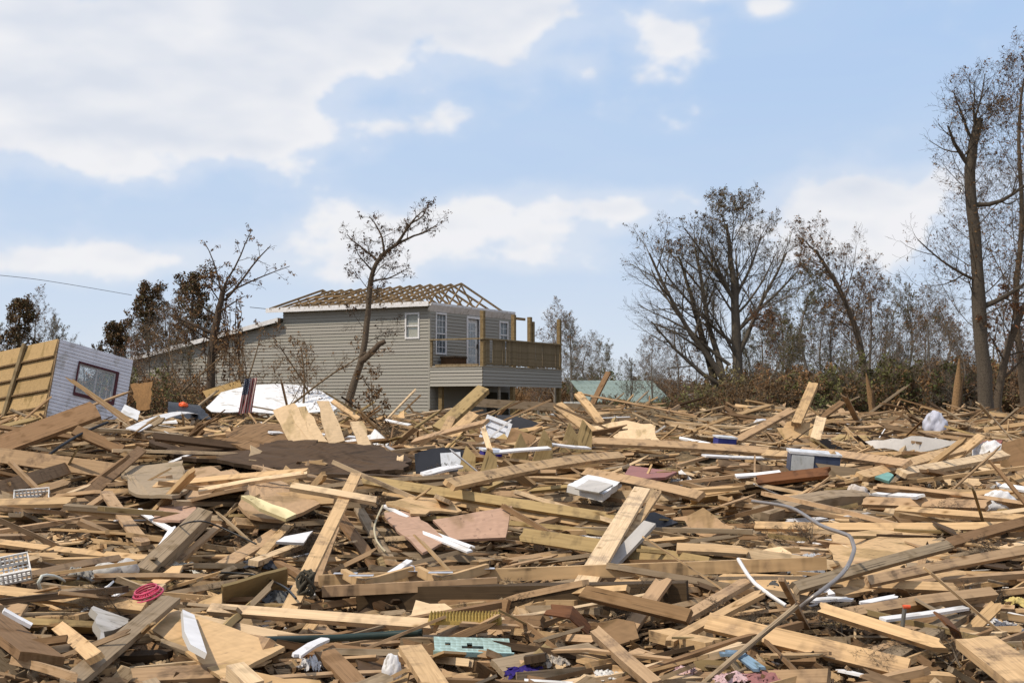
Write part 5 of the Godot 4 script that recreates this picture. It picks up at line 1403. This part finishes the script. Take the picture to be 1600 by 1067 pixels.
	# ---- pipes and cables
	pipe("bent_conduit", "grey bent metal conduit arching over the plywood", "conduit", [on(1176, 783, 0.5), on(1235, 793, 0.5), on(1285, 822, 0.46), on(1330, 838, 0.45), on(1336, 858, 0.42), on(1318, 895, 0.36), on(1272, 932, 0.26), on(1250, 950, 0.16)], 0.014, Color(0.34, 0.31, 0.3), M.sheet_metal)
	pipe("white_pipe", "thin white pipe lying right of the tall plank", "pipe", [on(1154, 874, 0.26), on(1180, 912, 0.24), on(1228, 946, 0.2)], 0.013, Color(0.75, 0.74, 0.74), M.plastic)
	pipe("green_pipe", "dark green pipe in the litter before the black beam", "pipe", [on(414, 1000, 0.16), on(520, 997, 0.17), on(660, 988, 0.16)], 0.022, Color(0.03, 0.05, 0.045), M.plastic)
	pipe("white_hoop", "white plastic hoop sticking out of the boards", "hoop", [on(64, 926, 0.12), on(58, 908, 0.22), on(66, 898, 0.26), on(84, 900, 0.22), on(100, 908, 0.12)], 0.011, Color(0.66, 0.68, 0.62), M.plastic)
	pipe("black_cable", "black cable looping over the upright plank foot", "cable", [on(330, 895, 0.25), on(390, 897, 0.25), on(440, 915, 0.25), on(462, 935, 0.2)], 0.008, Color(0.02, 0.02, 0.02), M.plastic)
	pipe("black_cable", "black cable bowed under the broad dark plank", "cable", [on(62, 722, 0.3), on(90, 700, 0.45), on(130, 676, 0.5), on(168, 660, 0.5)], 0.02, Color(0.025, 0.025, 0.03), M.plastic)
	pipe("pale_wire", "pale wire dangling by the pinkish panel", "wire", [on(598, 790, 0.3), on(585, 820, 0.25), on(588, 845, 0.22), on(602, 862, 0.16)], 0.009, Color(0.5, 0.44, 0.3), M.plastic)
	pipe("black_cable", "thin black cable on the stout weathered post", "cable", [on(280, 822, 0.4), on(300, 815, 0.5), on(330, 818, 0.4), on(400, 850, 0.25)], 0.007, Color(0.02, 0.02, 0.02), M.plastic)
	pipe("overhead_wire", "overhead wire hanging across the sky", "wire", [at(-60, 425, 80), at(60, 437, 85), at(205, 461, 95)], 0.016, Color(0.04, 0.04, 0.045), M.plastic)
	pipe("overhead_wire", "overhead wire running towards the wing roof", "wire", [at(390, 480, 90), at(430, 484, 92)], 0.02, Color(0.04, 0.04, 0.045), M.plastic)
	# tangled cable at the upright plank
	for k in 3:
		var c0 := on(474 + k * 3, 918, 0.25)
		var pts := []
		for j in 12: pts.append(c0 + Vector3(sin(j * 1.3 + k) * 0.06, cos(j * 0.9 + k) * 0.08 + 0.03, sin(j * 0.7) * 0.05))
		pipe("twisted_cable", "dark twisted cable knotted round the upright plank" if k == 0 else ("second loop of dark cable at the upright plank" if k == 1 else "loose end of dark cable at the upright plank"), "cable", pts, 0.011, Color(0.07, 0.06, 0.045), M.cloth)
	# ---- soft litter
	for q in [[198, 890, 0.085, 0.08, Color(0.45, 0.44, 0.44), "round grey cushion behind the thin batten"], [166, 892, 0.1, 0.06, Color(0.5, 0.49, 0.47), "grey rag beside the round cushion"], [130, 905, 0.1, 0.07, Color(0.34, 0.33, 0.31), "dark grey rag behind the thin batten"], [286, 892, 0.13, 0.05, Color(0.62, 0.6, 0.54), "off-white rag under the stout post"], [1560, 790, 0.17, 0.14, Color(0.7, 0.7, 0.72), "white plastic bag caught at the long joist"], [1548, 712, 0.24, 0.2, Color(0.72, 0.72, 0.74), "white sack on the far lumber"], [1340, 772, 0.12, 0.1, Color(0.56, 0.5, 0.46), "pale round bundle above the driftwood log"], [1466, 856, 0.11, 0.03, Color(0.4, 0.36, 0.33), "round flat stone on the weathered plank"], [1590, 945, 0.07, 0.04, Color(0.62, 0.5, 0.2), "yellow round sponge in the litter"], [1572, 986, 0.1, 0.05, Color(0.66, 0.66, 0.68), "white dented cup by the corner board"], [1545, 976, 0.07, 0.05, Color(0.4, 0.42, 0.46), "grey crushed can beside the white cup"], [1140, 1064, 0.07, 0.03, Color(0.6, 0.42, 0.44), "pink cloth at the foot of the rounded rail"], [1205, 1064, 0.12, 0.03, Color(0.3, 0.14, 0.14), "dull red cloth below the blue strap"], [640, 893, 0.05, 0.05, Color(0.6, 0.58, 0.6), "small white ball in front of the fan of boards"], [1268, 880, 0.1, 0.05, Color(0.5, 0.52, 0.56), "grey ribbed sock over the fallen truss"], [1262, 900, 0.12, 0.07, Color(0.27, 0.28, 0.3), "dark grey cloth under the ribbed sock"], [1230, 930, 0.12, 0.06, Color(0.09, 0.09, 0.09), "black cloth in the hollow by the white pipe"], [612, 1052, 0.045, 0.09, Color(0.72, 0.72, 0.74), "white squeezed carton near the pointing board"], [815, 1053, 0.09, 0.028, Color(0.03, 0.02, 0.16), "dark blue slipper in the litter"], [485, 1048, 0.05, 0.06, Color(0.66, 0.66, 0.68), "torn white wrapper in the litter"], [412, 880, 0.14, 0.03, Color(0.05, 0.055, 0.065), "dark rubber scrap beside the tan block"], [430, 940, 0.12, 0.06, Color(0.12, 0.125, 0.13), "charcoal cloth in the gap of the plywood offcut"], [1060, 758, 0.1, 0.06, Color(0.5, 0.48, 0.46), "grey rag by the long tan joist"], [1190, 662, 0.2, 0.12, Color(0.6, 0.62, 0.68), "pale crumpled sheeting by the far studs"], [1462, 668, 0.24, 0.3, Color(0.5, 0.52, 0.62), "pale blue-grey sack standing in the far lumber"], [950, 1060, 0.06, 0.03, Color(0.7, 0.7, 0.7), "white shell-like scrap below the flat board"], [870, 1040, 0.06, 0.04, Color(0.45, 0.4, 0.34), "tan paper scrap beside the blue slipper"], [1070, 1055, 0.06, 0.035, Color(0.7, 0.5, 0.52), "pale pink scrap beside the flat board"], [470, 925, 0.08, 0.05, Color(0.62, 0.63, 0.66), "white cloth under the black cable"]]:
		if "ball" in q[5] or "stone" in q[5] or "cushion" in q[5] or q[3] > 0.085:
			lump("litter_ball" if "ball" in q[5] else ("flat_stone" if "stone" in q[5] else ("round_cushion" if "cushion" in q[5] else "stuffed_sack")), q[5], "litter", on(q[0], q[1], 0.12 + q[3] * 0.4), Vector3(q[2], q[3], q[2] * 0.8), q[4], M.cloth, 0.08 if q[3] < 0.085 else 0.2, int(q[0]))
		else:
			rag("cloth_scrap", q[5], "litter", on(q[0], q[1], 0.09), Vector3(q[2], q[3] * 0.9, q[2] * 0.8), q[4] * 0.92, M.cloth, int(q[0]))
	hs("striped_bag", "crumpled silver-blue bag under the slanting plank", "bag", [[136, 966], [160, 958], [195, 982], [186, 996], [160, 990]], [0.2, 0.26, 0.2, 0.16, 0.24], 0.04, "silver", M.cloth, 0.03, 0.05)
	hb("blue_strap", "light blue strap curving through the litter", "strap", 1124, 1018, 1192, 1048, 0.05, 0.015, "sky", 0.3, 0.14, 0.14, 0.0, 0.04)
	hb("rubber_scrap", "small dark rubber mat under the tall pale plank", "mat", 1000, 806, 1040, 824, 0.3, 0.02, "black", 0.2, 0.2, 0.16)
	# teal tray with punched pattern
	var tray := thing("teal_tray", "pale teal perforated tray lying in the litter", "tray", on(738, 1012, 0.14))
	tray.rotation = Vector3(0.35, 0.1, -0.05)
	b = MB.new()
	var pat := RandomNumberGenerator.new(); pat.seed = 3
	for i in 14:
		for j in 6:
			if i in [0, 13] or j in [0, 5] or pat.randf() > 0.12:
				b.box(Vector3(-0.21 + i * 0.03, pat.randf_range(0.0, 0.004), -0.09 + j * 0.03), Vector3(-0.21 + i * 0.03 + 0.0299, 0.012, -0.09 + j * 0.03 + 0.0299), Color(0.4, 0.56, 0.56) * pat.randf_range(0.9, 1.05))
	put("grid", b.mesh(), M.plastic, tray)
	bx("rim", tray, M.plastic, Vector3(-0.22, 0.0, 0.092), Vector3(0.22, 0.03, 0.1), Color(0.4, 0.6, 0.6))
	# crinkled yellow foam
	var fo := thing("egg_crate_foam", "yellow egg-crate foam strip in front of the black beam", "foam", on(728, 974, 0.16))
	b = MB.new()
	for i in 22:
		for j in 5:
			var q := Vector3(-0.2 + i * 0.0185, 0.02, -0.05 + j * 0.024)
			b.tube([q, q + Vector3(0, 0.03, 0), q + Vector3(0, 0.045, 0)], [0.013, 0.009, 0.002], 5, Color(0.5, 0.37, 0.12))
	put("bumps", b.mesh(), M.cloth, fo)
	bx("sheet", fo, M.cloth, Vector3(-0.215, 0.0, -0.065), Vector3(0.205, 0.022, 0.06), Color(0.45, 0.32, 0.1))
	# pink-red hoop basket
	var ho := thing("pink_basket", "bright pink wire basket squashed beside the slanting plank", "basket", on(230, 930, 0.2))
	ho.rotation = Vector3(0.3, 0, 0.25)
	for k in 3:
		b = MB.new()
		var pts := []; var rr := []
		for j in 19:
			var an := TAU * j / 18.0
			pts.append(Vector3(cos(an) * (0.1 - k * 0.015), k * 0.02, sin(an) * (0.1 - k * 0.012))); rr.append(0.007)
		b.tube(pts, rr, 5, Color(0.5, 0.07, 0.13))
		put("ring", b.mesh(), M.plastic, ho)
	b = MB.new()
	for j in 7:
		var an := PI * j / 7.0
		b.tube([Vector3(cos(an) * 0.09, 0.0, sin(an) * 0.09), Vector3(0, 0.02, 0), Vector3(-cos(an) * 0.09, 0, -sin(an) * 0.09)], [0.005, 0.005, 0.005], 4, Color(0.6, 0.05, 0.12))
	put("spokes", b.mesh(), M.plastic, ho)
	# orange-capped tool
	var tl := thing("capped_tool", "thin grey tool with orange cap standing in the litter", "tool", on(1408, 1004, 0.1))
	tl.rotation = Vector3(0, 0, -0.1)
	b = MB.new(); b.tube([Vector3(0, 0, 0), Vector3(0, 0.2, 0.02)], [0.013, 0.012], 7, Color(0.3, 0.3, 0.28), 1.0, true); put("shaft", b.mesh(), M.sheet_metal, tl)
	b = MB.new(); b.tube([Vector3(-0.01, 0.2, 0.02), Vector3(0.03, 0.205, 0.02)], [0.014, 0.012], 7, Color(0.7, 0.12, 0.05), 1.0, true); put("cap", b.mesh(), M.plastic, tl)

# ---------------------------------------------------------------- countless rest of the lumber
func make_scatter() -> void:
	var r := RandomNumberGenerator.new(); r.seed = 99
	var fill := []   # [depth, kind, transform, length, width, thick, tone]
	var tones := ["fresh", "fresh", "fresh", "fresh", "pale", "pale", "tan", "tan", "tan", "tan", "brown", "brown", "grey", "grey", "olive", "dark"]
	var zones := [[5.6, 9.0, 25.0], [9.0, 14.0, 21.0], [14.0, 22.0, 15.0], [22.0, 34.0, 10.0], [34.0, 53.0, 5.0]]
	for zn in zones:
		var area: float = (zn[1] - zn[0]) * (zn[0] + zn[1]) * 0.5 * 0.86
		for k in int(area * zn[2]):
			var d := sqrt(r.randf_range(zn[0] * zn[0], zn[1] * zn[1]))
			var x := r.randf_range(-0.43, 0.43) * d
			var kind := r.randf()
			if x > -5.6 and x < -1.0 and d > 15.7 and d < 18.2 and r.randf() < 0.8: continue
			var pit_max := 0.8
			var L := 0.0; var W := 0.0; var T := 0.0; var nm := ""
			if kind < 0.44: # studs and boards
				L = r.randf_range(0.4, 1.2) if r.randf() < 0.72 else r.randf_range(1.2, 3.0); W = [0.04, 0.05, 0.07, 0.09, 0.09, 0.14][r.randi() % 6]; T = 0.04; nm = "loose_board"
				if d < 12.0:
					L *= 0.62; W *= 0.8
			elif kind < 0.84: # laths and splinters
				L = r.randf_range(0.3, 1.3); W = r.randf_range(0.02, 0.05); T = r.randf_range(0.01, 0.025); nm = "split_lath"
			elif kind < 0.96:
				L = r.randf_range(0.2, 0.7); W = r.randf_range(0.12, 0.4); T = 0.014; nm = "plywood_scrap"
			else:
				L = r.randf_range(0.2, 0.9); W = r.randf_range(0.02, 0.07); T = 0.012; nm = "painted_strip"
			if L > 1.2 and d < 26.0: pit_max = 0.12
			var yaw := r.randfn(0.0, 0.55) if r.randf() < 0.72 else r.randf_range(-PI, PI)
			var pit := r.randfn(0.0, 0.10)
			if r.randf() < (0.05 if d < 14.0 else (0.10 if d < 26.0 else 0.15)): pit = r.randf_range(0.2, 0.7) * (1 if r.randf() < 0.5 else -1)
			pit = clampf(pit, -pit_max, pit_max)
			var roll := r.randfn(0.0, 0.25) if r.randf() < 0.7 else r.randf_range(0.6, 1.6)
			if nm == "plywood_scrap": roll = r.randfn(0.0, 0.3)
			var lift := r.randf_range(-0.03, 0.10) + absf(sin(pit)) * L * 0.32
			var tone: String = tones[r.randi() % tones.size()]
			if nm == "painted_strip": tone = "white" if r.randf() < 0.85 else "silver"
			var bs := Basis(Vector3.UP, yaw) * Basis(Vector3.BACK, pit) * Basis(Vector3.RIGHT, roll)
			fill.append([L * W / (d * d) if nm != "painted_strip" else L * W * 2.0 / (d * d), nm, Transform3D(bs, Vector3(x, pile(x, -d) + lift, -d)), L, W, T, tone])
	fill.sort_custom(func(a, b2): return a[0] > b2[0])
	var count := {}
	var rest := {}
	var words := {"fresh": "clean yellow pine", "pale": "pale sawn", "tan": "tan", "brown": "dull brown", "grey": "weathered grey", "olive": "greenish treated", "dark": "blackened", "white": "white painted", "silver": "grey painted"}
	var what := {"loose_board": ["board", "lying loose in the lumber field"], "split_lath": ["lath", "splintered among the broken boards"], "plywood_scrap": ["plywood scrap", "wedged in the lumber field"], "painted_strip": ["trim strip", "strewn among the broken boards"]}
	var marks := []
	for q in [[240, 1000, "the large plywood sheet"], [330, 1020, "the white curved moulding"], [60, 1000, "the broad grey-brown slab"], [230, 930, "the pink wire basket"], [30, 885, "the white plastic basket"], [270, 850, "the stout weathered post"], [190, 810, "the nail-pocked tan board"], [60, 780, "the tipped white basket"], [240, 750, "the crumpled fibreboard"], [430, 780, "the yellow foam strip"], [500, 860, "the long bright upright plank"], [560, 840, "the fan of brown boards"], [740, 820, "the pinkish panel"], [560, 960, "the stud with tapered end"], [740, 1010, "the teal tray"], [620, 1040, "the white carton"], [480, 1010, "the dark green pipe"], [800, 930, "the black-brown beam"], [700, 900, "the fallen truss"], [960, 840, "the tall pale plank"], [1080, 820, "the sagging tan panel"], [830, 1040, "the blue slipper"], [980, 1030, "the rounded rail"], [1080, 1000, "the sawn block"], [1160, 1030, "the light blue strap"], [1120, 930, "the bright crossing stick"], [1300, 870, "the bent conduit"], [1380, 870, "the bare plywood"], [1260, 800, "the driftwood log"], [1420, 940, "the double stud with straps"], [1330, 950, "the white painted strips"], [1480, 980, "the curled rusty plate"], [1570, 1040, "the broad corner board"], [1280, 1010, "the long sloping stud"], [1560, 790, "the white plastic bag"], [1450, 730, "the green cloth"], [1270, 730, "the navy box"], [1120, 740, "the faded red shutter"], [930, 765, "the white scuffed slab"], [820, 715, "the pointed pickets"], [690, 740, "the dark chair back"], [770, 690, "the white louvred door"], [980, 670, "the sunlit plywood"], [1240, 665, "the tall pale timber"], [1440, 695, "the corrugated metal sheet"], [1540, 715, "the white sack"], [590, 700, "the white blue-cornered board"], [470, 690, "the plywood shards"], [400, 720, "the ragged roof skin"], [100, 690, "the broad dark plank"], [720, 655, "the stout leaning timber"], [260, 660, "the long white plank"], [650, 780, "the double olive beam"], [900, 660, "the heavy grey-brown beam"]]:
		marks.append([on(q[0], q[1], 0.1), q[2]])
	for f in fill:
		var nm: String = f[1]
		count[nm] = count.get(nm, 0) + 1
		var tone: String = f[6]
		var limit: int = {"loose_board": 290, "split_lath": 240, "plywood_scrap": 150, "painted_strip": 80}[nm]
		if count[nm] > limit:
			var key := nm
			if not rest.has(key): rest[key] = []
			rest[key].append(f)
			continue
		var col: Color = TONES[tone] * r.randf_range(0.75, 1.12); col.a = 1
		var jag := 0.0 if r.randf() < 0.25 else r.randf_range(0.02, 0.14) * minf(1.0, f[3])
		var o := MeshInstance3D.new()
		o.mesh = board_mesh(f[3], f[4], f[5], col, r, jag, r.randfn(0, 0.012) * f[3], r.randfn(0, 0.06), clampi(int(f[3] * 2.0), 1, 5), 3 if jag > 0 else 1)
		if nm == "plywood_scrap":
			var pg := []
			for e in 6:
				var an := TAU * e / 6.0 + r.randf_range(-0.35, 0.35)
				pg.append(Vector2(cos(an) * f[3], sin(an) * f[4]) * r.randf_range(0.42, 0.72))
			o.mesh = sheet_mesh(ragged(pg, r, 0.02, 0.09), 0.014, col, r, 0.015)
		o.material_override = M.plywood if nm == "plywood_scrap" else wood_mat(tone)
		o.name = numbered(nm); add_child(o)
		var size: String = "long " if f[3] > 1.4 else ("short " if f[3] < 0.7 else "")
		var best := 1e9; var near := ""
		for mk in marks:
			var dd: float = (mk[0] - f[2].origin).length_squared()
			if dd < best:
				best = dd; near = mk[1]
		var shape: String = ("ragged-ended " if jag > 0.045 else "") + size + ("narrow " if nm == "loose_board" and f[4] < 0.08 else ("wide " if nm == "loose_board" and f[4] > 0.12 else ""))
		tag(o, "%s%s %s by %s" % [shape, words[tone], what[nm][0], near], what[nm][0], "%s pieces by %s" % [what[nm][0], near])
		o.transform = f[2]
	for key in rest:
		var mm := MultiMesh.new()
		mm.transform_format = MultiMesh.TRANSFORM_3D; mm.use_colors = true
		mm.mesh = board_mesh(1.0, 0.1, 0.1, Color.WHITE, r, 0.12, 0.012, 0.1, 3, 3)
		mm.instance_count = rest[key].size()
		for k in rest[key].size():
			var f: Array = rest[key][k]
			var tf: Transform3D = f[2]
			tf.basis = tf.basis * Basis.from_scale(Vector3(f[3], f[5] * 10.0, f[4] * 10.0))
			mm.set_instance_transform(k, tf)
			mm.set_instance_color(k, TONES[f[6]] * r.randf_range(0.7, 1.12))
		var mi := MultiMeshInstance3D.new()
		mi.multimesh = mm; mi.material_override = M.paint if key == "painted_strip" else (M.plywood if key == "plywood_scrap" else M.weathered)
		mi.name = numbered("lumber_debris"); add_child(mi)
		tag(mi, {"loose_board": "mass of smaller broken boards filling the lumber field", "split_lath": "mass of splintered laths filling the lumber field", "plywood_scrap": "mass of plywood scraps filling the lumber field", "painted_strip": "mass of small white painted scraps in the lumber field"}[key], "debris", "", "stuff")
	# chips, slivers and crumbs
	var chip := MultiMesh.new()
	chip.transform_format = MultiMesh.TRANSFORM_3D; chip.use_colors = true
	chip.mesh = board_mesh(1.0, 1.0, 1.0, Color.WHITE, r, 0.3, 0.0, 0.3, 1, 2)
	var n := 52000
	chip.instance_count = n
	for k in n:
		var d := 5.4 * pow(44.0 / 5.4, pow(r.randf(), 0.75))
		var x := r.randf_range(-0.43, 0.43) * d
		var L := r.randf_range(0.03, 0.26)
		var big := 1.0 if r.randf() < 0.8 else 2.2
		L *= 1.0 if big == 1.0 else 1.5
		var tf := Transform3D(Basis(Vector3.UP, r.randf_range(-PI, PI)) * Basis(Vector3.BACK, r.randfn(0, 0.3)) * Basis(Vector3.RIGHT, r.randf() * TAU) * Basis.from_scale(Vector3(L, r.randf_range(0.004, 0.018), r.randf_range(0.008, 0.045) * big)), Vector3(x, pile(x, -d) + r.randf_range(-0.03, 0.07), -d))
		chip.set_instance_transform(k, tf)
		var tone: String = ["fresh", "tan", "tan", "brown", "brown", "grey", "grey", "dark", "dark", "pale"][r.randi() % 10] if r.randf() > 0.02 else "white"  # tones weighted dark: shade of the deep gaps put into the chip colour
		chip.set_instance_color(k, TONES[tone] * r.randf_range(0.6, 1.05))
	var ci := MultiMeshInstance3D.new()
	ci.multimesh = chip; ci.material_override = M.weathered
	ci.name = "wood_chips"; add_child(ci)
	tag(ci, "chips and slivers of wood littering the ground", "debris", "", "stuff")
	var tw := MultiMesh.new()
	tw.transform_format = MultiMesh.TRANSFORM_3D
	tw.mesh = dry_bush
	tw.instance_count = 220
	for k in 220:
		var d := 7.0 * pow(50.0 / 7.0, r.randf())
		var x := r.randf_range(-0.42, 0.42) * d
		var s := r.randf_range(0.08, 0.2) * (1.0 + d * 0.02)
		tw.set_instance_transform(k, Transform3D(Basis(Vector3(r.randfn(0, 1), r.randfn(0, 1), r.randfn(0, 1)).normalized(), r.randf() * 2.5).scaled(Vector3(s, s * 0.6, s)), Vector3(x, pile(x, -d) + 0.03, -d)))
	var ti := MultiMeshInstance3D.new()
	ti.multimesh = tw; ti.material_override = M.bark
	ti.name = "dry_twigs"; add_child(ti)
	tag(ti, "tangles of dry twigs and roots caught between the boards", "twigs", "", "stuff")

func _ready() -> void:
	rng.seed = 4
	noise.noise_type = FastNoiseLite.TYPE_SIMPLEX_SMOOTH; noise.seed = 6; noise.frequency = 0.02; noise.fractal_octaves = 3
	make_light()
	make_materials()
	make_ground()
	make_house()
	make_trees()
	make_wreckage()
	make_scatter()
